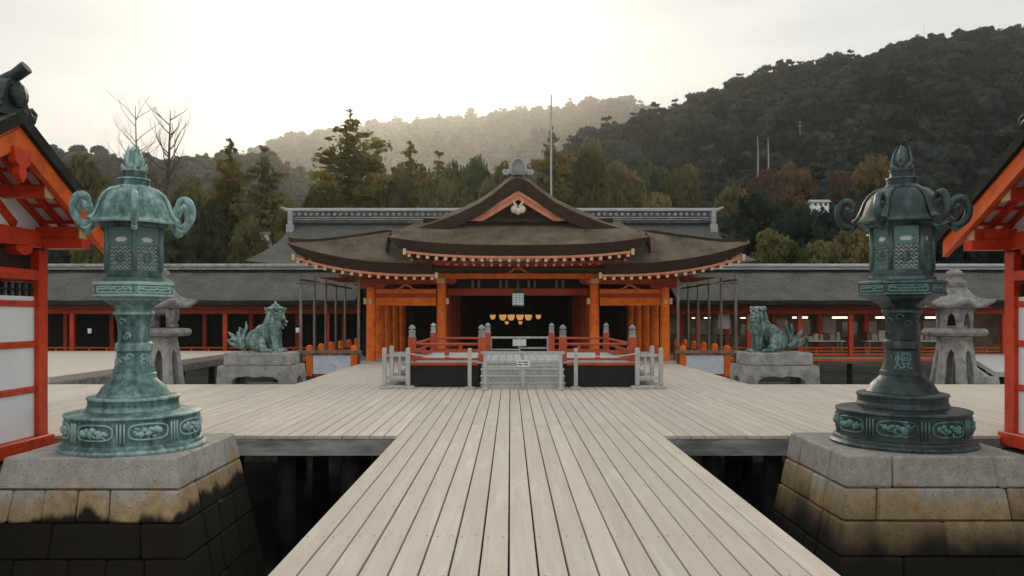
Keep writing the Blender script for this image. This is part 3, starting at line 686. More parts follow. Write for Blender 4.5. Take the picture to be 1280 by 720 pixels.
# ------------------------------------------------------------------ raised stage in front of the hall
SY0 = 18.0; SY1 = 23.3; SW = 2.62; SZ = .56
st = empty('dance_stage', (0, SY0, 0))
def local(mb, name, mat, parent=st, **k): return mb.build(name, mat, parent, **k)
D = SY1 - SY0
mb = MB(); mb.box(-SW, -.98, .02, .10, .0, SZ - .03); local(mb, 'black_skirt', M['black'])
mb = MB(); mb.box(.98, SW, .02, .10, .0, SZ - .03); local(mb, 'black_skirt', M['black'])
for s in (-1, 1):
    mb = MB(); mb.box(min(s * SW, s * (SW - .08)), max(s * SW, s * (SW - .08)), .102, D - .1, 0, SZ - .03); local(mb, 'black_skirt', M['black'])
mb = MB(); mb.box(-SW, SW, D - .1, D - .02, .0, SZ - .03); local(mb, 'black_skirt', M['black'])
mb = MB(); mb.box(-.98, -.90, .10, 1.2, 0, SZ - .03); mb.box(.90, .98, .10, 1.2, 0, SZ - .03); local(mb, 'black_skirt', M['black'])
n = 28
for i in range(n):
    a = -SW + 2 * SW * i / n; mb = MB(); mb.bbox(a + .004, a + 2 * SW / n - .004, .0 if abs(a + SW / n) > .98 else .35, D, SZ - .03, SZ + .01, .004); local(mb, 'floor_plank', M['plank_grey'])
# stairs
for k, (z, y) in enumerate(((.14, -.34), (.28, -.16), (.42, .02), (.56, .20))):
    mb = MB(); mb.bbox(-.94, .94, y - .15, y + .06, z - .03, z, .006); local(mb, 'stair_tread', M['plank_grey'])
    mb = MB(); mb.box(-.92, .92, y - .13, y - .10, z - .142, z - .031); local(mb, 'stair_riser', M['plank_grey'])
for s in (-1, 1):
    for k in range(3):
        z = .14 + k * .19; mb = MB(); mb.bbox(s * (SW + .02) if s > 0 else -SW - .34 + k * .10, SW + .34 - k * .10 if s > 0 else -SW - .02, .5, 1.6, z - .06, z, .006); local(mb, 'side_tread', M['plank_grey'])
# newel posts and railings
def newel():
    t = MB(); t.bbox(-.085, .085, -.085, .085, 0, .56, .012); return t.mesh('newel_post', M['verm_rail'])
NM = newel()
fb = MB(); fb.lathe([(.095, .0), (.095, .03), (.080, .045), (.082, .14), (.098, .15), (.098, .165), (.06, .18), (.05, .20), (.088, .225), (.09, .25), (.062, .29), (.02, .325), (.0, .335)], 14); FM = fb.mesh('finial', M['tile'], True, 45)
def post(x, y, z=SZ, parent=st):
    p = link('newel_post', NM, parent, (x, y, z)); link('finial', FM, p, (0, 0, .56), scale=(.88, .88, .86))
    return p
PX_ = 2.50; QX = .92
for y in (.16, D - .16):
    for x in (-PX_, -QX, QX, PX_): post(x, y)
def rails(p, q, parent=st, z=SZ):
    p = Vector(p); q = Vector(q); d = (q - p).normalized()
    for (h, t, u) in ((.06, .07, .055), (.235, .05, .045), (.40, .055, .05)):
        mb = MB(); mb.beam((p.x, p.y, z + h), (q.x, q.y, z + h), t, u) if h < .3 else mb.tube([(p.x, p.y, z + h), (q.x, q.y, z + h)], .032, 8); local(mb, 'rail', M['verm_rail'], parent)
    mid = (p + q) / 2; mb = MB(); mb.box(mid.x - .05, mid.x + .05, mid.y - .04, mid.y + .04, z + .09, z + .21); local(mb, 'rail_strut', M['verm_rail'], parent)
for s in (-1, 1):
    rails((s * (PX_ - .09), .16, 0), (s * (QX + .09), .16, 0)); rails((s * (PX_ - .09), D - .16, 0), (s * (QX + .09), D - .16, 0)); rails((s * PX_, .25, 0), (s * PX_, D - .25, 0))
    mb = MB(); mb.box(min(s * 1.0, s * SW), max(s * 1.0, s * SW), -.015, .018, SZ - .07, SZ - .01); local(mb, 'edge_strip', M['verm_rail'])
tag(st, 'raised black sided stage with dark red railings and bronze capped posts', 'stage')
# grey timber barriers
def barrier(name, loc, label, parts, rz=0):
    o = empty(name, loc, rz)
    for nm, fn, mt in parts: mb = MB(); fn(mb); mb.build(nm, M[mt], o)
    return tag(o, label, 'barrier')
def gate_parts(hw, h):
    P = []
    for x in (-hw, 0, hw): P.append(('post', lambda m, x=x: m.bbox(x - .035, x + .035, -.03, .03, .0, h - .032, .006), 'plank_grey'))
    P.append(('top_rail', lambda m: m.bbox(-hw - .09, hw + .09, -.045, .045, h - .03, h + .03, .008), 'plank_grey'))
    P.append(('rail', lambda m: m.bbox(-hw + .037, -.037, -.02, .02, h * .60, h * .645, .004), 'plank_grey')); P.append(('rail', lambda m: m.bbox(.037, hw - .037, -.02, .02, h * .64, h * .70, .004), 'plank_grey'))
    P.append(('foot', lambda m: m.bbox(-hw - .06, -hw + .06, -.22, .22, 0, .0499, .008), 'plank_grey')); P.append(('foot', lambda m: m.bbox(hw - .06, hw + .06, -.22, .22, 0, .0499, .008), 'plank_grey'))
    return P
bar = barrier('stair_barrier', (0, SY0 - .62, 0), 'grey timber barrier with a notice closing the front stairs of the stage', gate_parts(.82, .80))
nt_ = MB(); nt_.box(-.13, .15, -.060, -.047, .50, .64); nb = nt_.build('notice', M['paper'], bar)
for k, (a, b_, z) in enumerate(((-.10, -.03, .60), (-.01, .12, .60), (-.11, -.01, .545), (.02, .12, .545))):
    mb = MB(); mb.box(a, b_, -.0625, -.0605, z - .012, z + .012); mb.build('printed_line', M['ink'], nb)
bar2 = barrier('stair_barrier', (0, SY1 + .75, 0), 'grey timber barrier with a notice closing the rear stairs of the stage', gate_parts(.86, .95))
nt_ = MB(); nt_.box(-.20, .20, -.060, -.047, .70, .90); nt_.build('notice', M['paper'], bar2)
def corner_fence(s):
    P = []
    for (x, y) in ((0, 0), (.0, 1.1), (.52, 0), (.52, 1.1)):
        P.append(('post', lambda m, x=x, y=y: m.bbox(s * x - .045, s * x + .045, y - .045, y + .045, 0.065, .90, .015), 'plank_grey'))
    for y in (0, 1.1):
        P.append(('rail', lambda m, y=y: m.bbox(min(s * .047, s * .473), max(s * .047, s * .473), y - .025, y + .025, .70, .76, .006), 'plank_grey'))
        P.append(('rail', lambda m, y=y: m.bbox(min(s * .047, s * .473), max(s * .047, s * .473), y - .025, y + .025, .20, .27, .006), 'plank_grey'))
        for x in (.17, .34): P.append(('slat', lambda m, x=x, y=y: m.bbox(s * x - .02, s * x + .02, y - .015, y + .015, .275, .695, .004), 'plank_grey'))
        P.append(('foot', lambda m, y=y: m.bbox(min(-s * .12, s * .66), max(-s * .12, s * .66), y - .07, y + .07, 0, .06, .01), 'plank_grey'))
    return P
for s, side in ((-1, 'near the pointed crest lion'), (1, 'near the open mouthed lion')):
    barrier('corner_fence', (s * 3.05, SY0 - .35, 0), 'small grey slatted fence at the stage corner ' + side, [(n_, f, m) for n_, f, m in corner_fence(-s)])
    mb = MB(); o = empty('rope_post', (s * 1.16, SY0 - .52, 0)); mb.bbox(-.04, .04, -.04, .04, .05, .90, .012); mb.build('post', M['plank_grey'], o)
    mb = MB(); mb.bbox(-.11, .11, -.11, .11, 0, .0499, .01); mb.build('foot', M['plank_grey'], o)
    tag(o, 'grey rope post beside the stair barrier, ' + ('on the side of the bright green lantern' if s < 0 else 'on the side of the dark bronze lantern'), 'post')
    a = Vector((s * 1.16, SY0 - .57, .78)); c = Vector((s * 2.52, SY0 - .41, .78)); mb = MB()
    mb.tube([a.lerp(c, k / 10) - Vector((0, 0, .07 * 4 * (k / 10) * (1 - k / 10))) for k in range(11)], .012, 6)
    a2 = Vector((s * .95, SY0 - .64, .78)); a1 = Vector((s * 1.13, SY0 - .57, .78)); mb.tube([a1, a2], .012, 6)
    tag(mb.build('barrier_rope', M['rope']), 'pale rope strung from the rope post to the slatted fence, ' + ('green lantern side' if s < 0 else 'dark lantern side'), 'rope')

# ------------------------------------------------------------------ worship hall with the front gable
HY = 28.6
hall = empty('worship_hall', (0, HY, 0))
def hb_(mb, name, mat, parent=hall, **k):    # parts are written in world coordinates, shifted to the hall's base
    me = mb.mesh(name, mat, k.get('smooth', False), k.get('angle', 40)); me.transform(Matrix.Translation((0, -HY, 0)))
    return link(name, me, parent)
mb = MB(); mb.box(-5.6, 5.6, HY - .28, 38.4, -.30, -.004); hb_(mb, 'floor', M['plank_grey'])
mb = MB(); mb.lathe([(.19, 0), (.175, .05), (.17, 1.3), (.155, 2.62)], 20); colm = mb.mesh('column', M['verm_col'], True, 50)
mb = MB(); mb.lathe([(.20, 0), (.18, .05), (.175, 1.5), (.165, 2.92)], 20); colt = mb.mesh('column', M['verm_col'], True, 50)
coli_shaded = colt.copy(); coli_shaded.materials.clear(); coli_shaded.materials.append(M['verm_dark'])  # inner columns take a darker red that paints in the hall's interior shade
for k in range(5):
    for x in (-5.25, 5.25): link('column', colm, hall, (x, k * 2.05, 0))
    for x in (-2.73, 2.73): link('column', colt if k == 0 else coli_shaded, hall, (x, k * 2.05, 0))
# main curved roof
PROF = [(0, 6.62), (.35, 6.48), (.75, 6.13), (1.33, 5.72), (2.0, 5.40), (2.86, 5.06), (4.1, 4.68), (5.1, 4.46), (6.05, 4.24), (7.0, 3.98), (7.75, 3.86)]
def prof(x): return interp(PROF, abs(x))[0]
def yfront(x):
    x = abs(x)
    if x < 3.8: return 27.55
    if x < 4.3: t = (x - 3.8) / .5; return 27.55 + .70 * t * t * (3 - 2 * t)
    return 28.25 - 1.40 * ((x - 4.3) / 3.45) ** 1.25
NX = 72; xs = [-7.75 + 15.5 * i / NX for i in range(NX + 1)]
YR = 37.0
def roll(x, j): return -.30 * max(0, 1 - (j / 12) ** 2 * 9.5 / 1.1) ** 2 * max(0, min(1, (4.6 - abs(x)) / .8))
G = [[(x, yfront(x) + (YR - yfront(x)) * (j / 12) ** 2, prof(x) + .06 + roll(x, j) + (.32 * (abs(x) / 7.75) ** 6 * max(0, 1 - (j / 12) ** 2 * 3))) for j in range(13)] for x in xs]
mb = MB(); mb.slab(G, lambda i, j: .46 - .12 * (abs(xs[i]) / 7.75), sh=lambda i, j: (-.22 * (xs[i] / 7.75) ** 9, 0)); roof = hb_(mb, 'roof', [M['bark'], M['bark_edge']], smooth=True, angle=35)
# side skirts in front
def skirt_bottom(x): return 3.36 + .70 * ((x - 2.9) / 4.9) ** 2.5
for s in (-1, 1):
    G = []
    for i in range(21):
        x = 2.9 + 4.85 * i / 20; row = []
        yt = yfront(max(x, 4.3)) + .0; zt = min(prof(x), prof(4.3) + .0) - .02 if x < 4.3 else prof(x) - .012 + .32 * (x / 7.75) ** 6
        for j in range(9):
            t = j / 8; xx = x; z = skirt_bottom(x) + (zt - skirt_bottom(x)) * (t ** 1.25); row.append((s * xx, 26.78 + (yt + .02 - 26.78) * t, z))
        G.append(row)
    mb = MB(); mb.slab(G, .36, sh=lambda i, j: (-s * .30 * (i / 20) ** 5, .10 if j == 0 else 0)); hb_(mb, 'roof_skirt', [M['bark'], M['bark_edge']], smooth=True, angle=35)
# centre skirt
def cb(x): return 3.93 + .27 * abs(x / 4.3) ** 2.8
G = []
for i in range(33):
    u = -1 + 2 * i / 32; row = []
    for j in range(10):
        t = j / 9; x = u * (4.3 - .75 * t); z = cb(u * 4.3) + (4.95 - cb(u * 4.3)) * t ** 1.18; row.append((x, 26.2 + 2.05 * t, z))
    G.append(row)
mb = MB(); mb.slab(G, .36, sh=lambda i, j: (-.34 * ((i - 16) / 16) ** 5, .10 if j == 0 else 0)); hb_(mb, 'roof_skirt', [M['bark'], M['bark_edge']], smooth=True, angle=35)
for s in (-1, 1):      # returns of the centre eave back into the main roof
    G = [[(s * (4.3 + .10 * j), 26.2 + 2.05 * i / 6 * .45 + .5 * j, cb(4.3) + .30 * (i / 6) - .02 - .05 * j) for j in range(4)] for i in range(7)]
    mb = MB(); mb.slab(G, .30); hb_(mb, 'roof_return', [M['bark'], M['bark_edge']], smooth=True, angle=35)
# gable: bargeboards, dark wall, pendant
def under(x): return prof(x) - .56
for s in (-1, 1):
    top = []; bot = []; mid = []
    for k in range(15):
        x = 2.45 * k / 14; top.append((s * x, max(4.90, 5.94 - .64 * x + .020 * x * x))); mid.append((s * x, max(4.895, 5.81 - .64 * x + .020 * x * x))); bot.append((s * x, max(4.89, 5.62 - .62 * x + .018 * x * x)))
    mb = MB(); mb.prism(top + mid[::-1], 'y', 27.60, 27.72); hb_(mb, 'bargeboard', M['pink'])
    mb = MB(); mb.prism([(a, b_ - .004) for a, b_ in mid] + bot[::-1], 'y', 27.64, 27.74); hb_(mb, 'bargeboard', M['pink'])
pl = [(-3.6, 4.75)] + [(x, under(x) + .2) for x in [-3.3 + 6.6 * k / 24 for k in range(25)]] + [(3.6, 4.75)]
mb = MB(); mb.prism(pl, 'y', 27.9, 28.1); hb_(mb, 'gable_wall', M['bark_edge'])
mb = MB(); mb.box(-3.3, 3.3, 27.76, 27.9, 4.86, 4.98); hb_(mb, 'gable_beam', M['bark_edge'])
mb = MB()
for s in (-1, 1):
    mb.ball((s * .13, 27.60, 5.28), (.13, .05, .14), 12, 8); mb.tube([(s * .04, 27.60, 5.36), (s * .12, 27.60, 5.47), (s * .17, 27.60, 5.58)], [.05, .045, .03], 8)
mb.ball((0, 27.60, 5.22), (.11, .05, .13), 12, 8); pend = hb_(mb, 'pendant', M['gold_plate'], smooth=True)
# ridge ornament
mb = MB(); a = [(-.30, 6.50), (-.30, 6.72), (-.24, 6.95), (-.12, 7.08), (0, 7.12), (.12, 7.08), (.24, 6.95), (.30, 6.72), (.30, 6.50)]
mb.prism([(x * .72, z * 1.0 - .02) for x, z in a], 'y', 27.62, 27.9); orn = hb_(mb, 'ridge_ornament', M['tile']); orn.scale = (.86, 1, .86); orn.location = (0, 0, .14 * 6.5)
mb = MB(); mb.tube([(x, 27.62, z) for x, z in a], .062, 8)
for s in (-1, 1):
    mb.tube([(s * .30, 27.60, 6.62), (s * .44, 27.60, 6.50), (s * .56, 27.60, 6.50), (s * .60, 27.60, 6.60), (s * .54, 27.60, 6.66), (s * .49, 27.60, 6.60)], [.07, .07, .06, .05, .04, .03], 8); mb.ball((s * .40, 27.60, 6.60), (.10, .07, .10))
mb.tube([(0, 27.62, 7.1), (0, 27.6, 7.22), (0, 27.55, 7.36), (0, 27.5, 7.50)], [.10, .075, .10, .05], 10); mb.ball((0, 27.55, 7.38), (.11, .09, .12)); hb_(mb, 'ridge_scroll', M['tile_pale'], orn, smooth=True)
mb = MB(); mb.box(-.22, .22, 27.92, 37, 6.45, 6.80); hb_(mb, 'ridge', M['tile'])
# eave fascia and rafters
def eave(xa, xb, zfun, y, n, two):
    G1 = [(xa + (xb - xa) * k / 24) for k in range(25)]
    mb = MB(); mb.slab([[(x, y + .05 + .12 * j, zfun(x) - .362) for j in range(2)] for x in G1], .075, 0, 0); hb_(mb, 'eave_fascia', M['pink'])
    for x in (xa, xb): mb = MB(); mb.box(x - .045, x + .045, y + .02, y + .16, zfun(x) - .50, zfun(x) - .30); hb_(mb, 'fascia_end', M['cap'])
    for k in range(n):
        x = xa + (xb - xa) * (k + .5) / n; z = zfun(x) - .445
        mb = MB(); mb.beam((x, y + .07, z - .055), (x, y + 1.25, z + .12), .10, .10, 0, capmi=1); hb_(mb, 'rafter', [M['verm_col'], M['cap']])
        if two:
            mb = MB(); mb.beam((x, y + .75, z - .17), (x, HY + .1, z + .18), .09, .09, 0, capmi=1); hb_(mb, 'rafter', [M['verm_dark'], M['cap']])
eave(-3.75, 3.75, cb, 26.2, 25, True)
eave(-7.55, -2.75, lambda x: skirt_bottom(max(2.9, -x)), 26.78, 16, False)
eave(2.75, 7.55, lambda x: skirt_bottom(max(2.9, x)), 26.78, 16, False)
mb = MB(); mb.box(-4.0, 4.0, 26.9, HY + .6, 3.36, 3.46); hb_(mb, 'soffit', M['verm_dark'])
for s in (-1, 1):
    mb = MB(); mb.box(min(s * 2.9, s * 6.2), max(s * 2.9, s * 6.2), 27.4, HY + .5, 2.98, 3.02); hb_(mb, 'soffit', M['verm_dark'])
    mb = MB(); mb.box(min(s * 5.5, s * 7.2), max(s * 5.5, s * 7.2), HY + .5, 37, 2.98, 3.02); hb_(mb, 'soffit', M['verm_dark'])
# facade beams
def beam_(x0, x1, y0, y1, z0, z1, name, mat): mb = MB(); mb.bbox(x0, x1, y0, y1, z0, z1, .01); return hb_(mb, name, M[mat])
beam_(-2.95, 2.95, HY - .16, HY + .16, 2.93, 3.12, 'lintel', 'verm_col')
beam_(-2.6, 2.6, HY + .9, HY + 1.15, 2.36, 2.62, 'tie_beam', 'verm_dark')
beam_(-2.6, 2.6, HY + 1.0, HY + 1.12, 2.625, 2.93, 'transom_board', 'interior')
for s in (-1, 1):
    a, b_ = sorted((s * 2.92, s * 5.07)); beam_(a, b_, HY - .09, HY + .09, 2.40, 2.56, 'beam', 'verm_col'); beam_(a, b_, HY - .12, HY + .12, 1.97, 2.26, 'beam', 'verm_col')
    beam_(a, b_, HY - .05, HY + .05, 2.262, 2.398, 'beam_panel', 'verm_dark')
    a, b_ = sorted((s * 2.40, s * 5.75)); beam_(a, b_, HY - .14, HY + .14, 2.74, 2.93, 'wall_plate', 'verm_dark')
    for x in (s * 5.45, s * 2.52): mb = MB(); mb.bbox(x - .055, x + .055, HY - .09, HY + .09, 2.02, 2.24, .01); hb_(mb, 'beam_end', M['cap'])
    mb = MB(); mb.bbox(s * 5.25 - .05, s * 5.25 + .05, HY - .205, HY - .165, 2.02, 2.2, .01); hb_(mb, 'beam_end', M['cap'])
    # brackets
    mb = MB(); mb.bbox(s * 2.73 - .22, s * 2.73 + .22, HY - .22, HY + .22, 2.78, 2.93, .03); hb_(mb, 'bracket', M['cap'] if False else M['verm_col'])
    mb = MB(); mb.bbox(s * 2.73 - .13, s * 2.73 + .13, HY - .30, HY - .225, 2.76, 2.93, .01); hb_(mb, 'bracket_cap', M['cap'])
    mb = MB(); mb.prism([(s * 2.2, 2.93), (s * 2.2, 2.83), (s * 2.32, 2.74), (s * 3.1, 2.74), (s * 3.25, 2.83), (s * 3.25, 2.93)], 'y', HY - .10, HY + .10); hb_(mb, 'bracket_arm', M['verm_dark'])
    mb = MB(); mb.prism([(s * 4.72, 2.735), (s * 4.72, 2.66), (s * 4.85, 2.58), (s * 5.65, 2.58), (s * 5.78, 2.66), (s * 5.78, 2.735)], 'y', HY - .10, HY + .10); hb_(mb, 'bracket_arm', M['verm_dark'])
    # frog leg strut
    def frog(cx, z0, sc, y0, y1, mat):
        Q = [(-.62, 0), (-.40, .07), (-.20, .24), (0, .29), (.20, .24), (.40, .07), (.62, 0), (.46, 0), (.28, .04), (.12, .16), (0, .19), (-.12, .16), (-.28, .04), (-.46, 0)]
        mb = MB(); mb.prism([(cx + u * sc, z0 + v * sc) for u, v in Q], 'y', y0, y1); hb_(mb, 'frog_leg_strut', M[mat])
    frog(s * 4.0, 2.565, .6, HY - .05, HY + .05, 'pink')
frog(0, 3.125, .8, HY - .05, HY + .05, 'verm_col')
for cx in (-1.55, -.52, .52, 1.55):
    for d in (-.11, .11): mb = MB(); mb.bbox(cx + d - .045, cx + d + .045, HY + .88, HY + .96, 2.64, 2.92, .008); hb_(mb, 'short_strut', M['cap'] if False else M['bamboo'])
# interior: ceiling, back wall, side beams
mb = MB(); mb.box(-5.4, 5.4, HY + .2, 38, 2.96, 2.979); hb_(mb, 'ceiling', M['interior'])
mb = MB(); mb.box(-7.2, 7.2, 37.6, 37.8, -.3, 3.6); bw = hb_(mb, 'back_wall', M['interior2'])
for k in range(19): mb = MB(); x = -5.4 + .6 * k; mb.box(x - .03, x + .03, 37.54, 37.59, 0, 2.95); hb_(mb, 'lattice_bar', M['interior'], bw)
for s in (-1, 1):
    mb = MB(); mb.box(s * 5.25 - .08, s * 5.25 + .08, HY + .2, 37.5, 2.1, 2.32); hb_(mb, 'side_beam', M['verm_dark'])
    mb = MB(); mb.box(s * 2.73 - .08, s * 2.73 + .08, HY + .2, 37.5, 2.36, 2.6); hb_(mb, 'side_beam', M['verm_dark'])
    # side galleries with railing
    mb = MB(); mb.box(min(s * 5.62, s * 7.15), max(s * 5.62, s * 7.15), 27.1, 37.3, -.42, -.30); hb_(mb, 'gallery_floor', M['plank_grey'])
    gp = MB(); gp.bbox(-.10, .10, -.10, .10, 0, .92, .02); gp.lathe([(.115, .90), (.12, .98), (.10, 1.04), (.05, 1.07)], 12); gpm = gp.mesh('railing_post', M['verm_col'], True, 40)
    for k in range(6): link('railing_post', gpm, hall, (s * 7.05, 27.05 + 1.65 * k - HY, -.45))
    link('railing_post', gpm, hall, (s * 5.55, 27.05 - HY, -.45))
    beam_(*sorted((s * 5.66, s * 6.94)), 27.0, 27.05, -.36, .27, 'white_panel', 'whiteboard')
    beam_(*sorted((s * 5.30, s * 7.50)), 26.9, 27.14, .33, .44, 'top_rail', 'bamboo')
    beam_(*sorted((s * 5.66, s * 6.94)), 27.0, 27.1, -.46, -.365, 'panel_sill', 'verm_dark')
    beam_(s * 7.05 - .04, s * 7.05 + .04, 27.2, 36, .22, .30, 'gallery_rail', 'verm_dark'); beam_(s * 7.05 - .04, s * 7.05 + .04, 27.2, 36, -.05, .03, 'gallery_rail', 'verm_dark')
    pm = MB(); pm.tube([(0, 0, -1.9), (0, 0, 1), (0, 0, 3.0)], [.055, .05, .045], 8); pmm = pm.mesh('pole', M['bamboo'], True)
    for y in (27.3, 29.2, 31.0, 32.8, 34.6): link('pole', pmm, hall, (s * 7.42, y - HY, 0))
    link('pole', pmm, hall, (s * 5.45, 27.3 - HY, .02))
    mb = MB(); mb.tube([(s * 7.42, 27.0, 2.84), (s * 7.42, 36, 2.84)], .04, 6); hb_(mb, 'pole_rail', M['bamboo'])
    mb = MB(); mb.tube([(s * 7.55, 27.28, 2.72), (s * 5.4, 27.28, 2.72)], .035, 6); hb_(mb, 'pole_rail', M['bamboo'])
    for y in (27.4, 30, 33, 36): link('pile', pile, hall, (s * 6.9, y - HY, -.12))
for x in (-5.2, -2.7, 0, 2.7, 5.2):
    for y in (28.8, 32, 35.5): link('pile', pile, hall, (x, y - HY, 0))
tag(hall, 'vermilion columned worship hall with curved bark roof and front gable', 'shrine hall')

# hanging lantern at the entrance
hl = empty('hanging_lantern', (0, HY - .45, 1.94)); hl.scale = (1.15, 1.15, 1.02)
mb = MB(); mb.lathe([(.21, .0), (.22, .03), (.20, .05)], 6, rot=R(30)); mb.lathe([(.19, .44), (.25, .45), (.16, .54), (.08, .62), (.05, .66)], 6, rot=R(30))
mb.build('frame', M['green_metal'], hl)
mb = MB(); mb.lathe([(.195, .05), (.195, .44)], 6, rot=R(30)); mb.build('pane', M['lampglass'], hl)
mb = MB()
for k in range(6):
    a0 = R(30 + 60 * k); a1 = R(90 + 60 * k); p = Vector((.2 * math.cos(a0), .2 * math.sin(a0), 0)); q = Vector((.2 * math.cos(a1), .2 * math.sin(a1), 0))
    for t in (0, .25, .5, .75):
        c = p.lerp(q, t); mb.beam((c.x, c.y, .05), (c.x, c.y, .44), .016, .016)
    for z in (.14, .22, .30, .38): mb.beam((p.x, p.y, z), (q.x, q.y, z), .014, .014)
mb.build('lattice', M['green_metal'], hl)
mb = MB(); mb.tube([(0, 0, .64), (0, 0, 1.38)], .016, 6); mb.ball((0, 0, .72), .045); mb.build('chain', M['green_metal'], hl)
tag(hl, 'green metal lantern with pale gridded panes hanging at the hall entrance', 'lantern')
# gilt lamps deep inside
gm = MB(); gm.lathe([(.03, -.22), (.09, -.20), (.135, -.12), (.15, 0), (.15, .02)], 14); gmm = gm.mesh('bowl', M['gold'], True, 50)
gc = MB(); gc.lathe([(.16, .02), (.17, .05), (.06, .16), (.02, .2)], 12); gc.tube([(0, 0, .18), (0, 0, 1.36)], .01, 5); gcm = gc.mesh('cap', M['interior2'], True, 40)
for px, py, sc in ((616, 394, .8), (628.5, 394, 1), (639, 394, 1), (650, 394, 1), (660.5, 394, 1), (673, 394, .75), (633.5, 402, .55), (650.5, 402, .55)):
    Y = 33.5; x, z = W(px, py, Y); o = empty('gilt_lamp', (x, Y, z)); o.scale = (sc, sc, sc)
    link('bowl', gmm, o); c_ = link('cap', gcm, o); c_.scale = (1, 1, 1 / sc if sc < 1 else 1)
    tag(o, 'glowing golden bowl lamp in the hanging row deep inside the dark hall' if py < 400 else 'small golden lamp hanging below the row of bowl lamps', 'lamp', 'row of golden bowl lamps' if py < 400 else 'small golden lamps')

# ------------------------------------------------------------------ rear hall with the long tiled ridge
rh = empty('rear_hall', (-.6, 46, 0))
def rb_(mb, name, mat, parent=rh, **k):
    me = mb.mesh(name, mat, k.get('smooth', False), k.get('angle', 40)); me.transform(Matrix.Translation((.6, -46, 0))); return link(name, me, parent)
XL, XR_, RZ = -12.75, 11.25, 7.0
def rear(t):   # t 0 ridge .. 1 eave : (y, z, flare)
    return (46.0 - 5.8 * t, RZ - 2.85 * t ** .72, .12 + .75 * t ** 2)
G = []
for i in range(41):
    u = i / 40; row = []
    for j in range(13):
        t = j / 12; y, z, fl = rear(t); x = (XL - fl) + (XR_ - XL + 2 * fl) * u; row.append((x, y, z + .25 * t * abs(2 * u - 1) ** 8))
    G.append(row)
mb = MB(); mb.slab(G, .35); rb_(mb, 'roof', [M['bark_grey'], M['bark_edge']], smooth=True, angle=35)
G = [[(p[0], 92.0 - p[1] + .001, p[2]) for p in row] for row in G]
mb = MB(); mb.slab(G, .35); rb_(mb, 'roof', [M['bark_grey'], M['bark_edge']], smooth=True, angle=35)
mb = MB(); mb.box(XL, XR_, 45.60, 46.40, RZ - .1, RZ + .56); ridge = rb_(mb, 'ridge', M['tile_dark'])
mb = MB(); mb.box(XL - .25, XR_ + .25, 45.45, 46.55, RZ + .565, RZ + .64); mb.tube([(XL - .4, 46.0, RZ + .69), (XR_ + .4, 46.0, RZ + .69)], .12, 8); rb_(mb, 'ridge_cap', M['tile_pale'], ridge)
um = MB(); um.tube([(0, 0, 0), (0, .10, 0)], .095, 8); umm = um.mesh('ridge_tile', M['tile'])
for k in range(72):
    x = XL + .15 + (XR_ - XL - .3) * k / 71; link('ridge_tile', umm, ridge, (x + .6, 45.50 - 46, RZ + .40))
for z in (.05, .17): mb = MB(); mb.box(XL + .02, XR_ - .02, 45.50, 45.595, RZ + z, RZ + z + .05); rb_(mb, 'ridge_band', M['tile'], ridge)
for s, xe in ((-1, XL), (1, XR_)):
    mb = MB(); mb.box(xe - .12, xe + .12, 45.25, 46.75, RZ - .35, RZ + .56); mb.tube([(xe, 46.0, RZ + .68), (xe + s * .4, 46.0, RZ + .69), (xe + s * .72, 46.0, RZ + .85)], [.12, .11, .06], 8); mb.box(xe - .2, xe + .2, 45.2, 45.55, RZ - .75, RZ - .2); rb_(mb, 'ridge_end', M['tile_pale'], ridge)
mb = MB(); mb.box(-11.8, 10.4, 43.6, 50, -.4, 4.2); rb_(mb, 'wall', M['interior2'])
for k in range(8): mb = MB(); x = -11.4 + 3.1 * k; mb.lathe([(.18, -.4), (.17, 4.1)], 12, (x, 43.3, 0)); rb_(mb, 'column', M['verm_dark'])
tag(rh, 'rear hall whose long bark roof carries a grey tiled ridge', 'shrine hall')

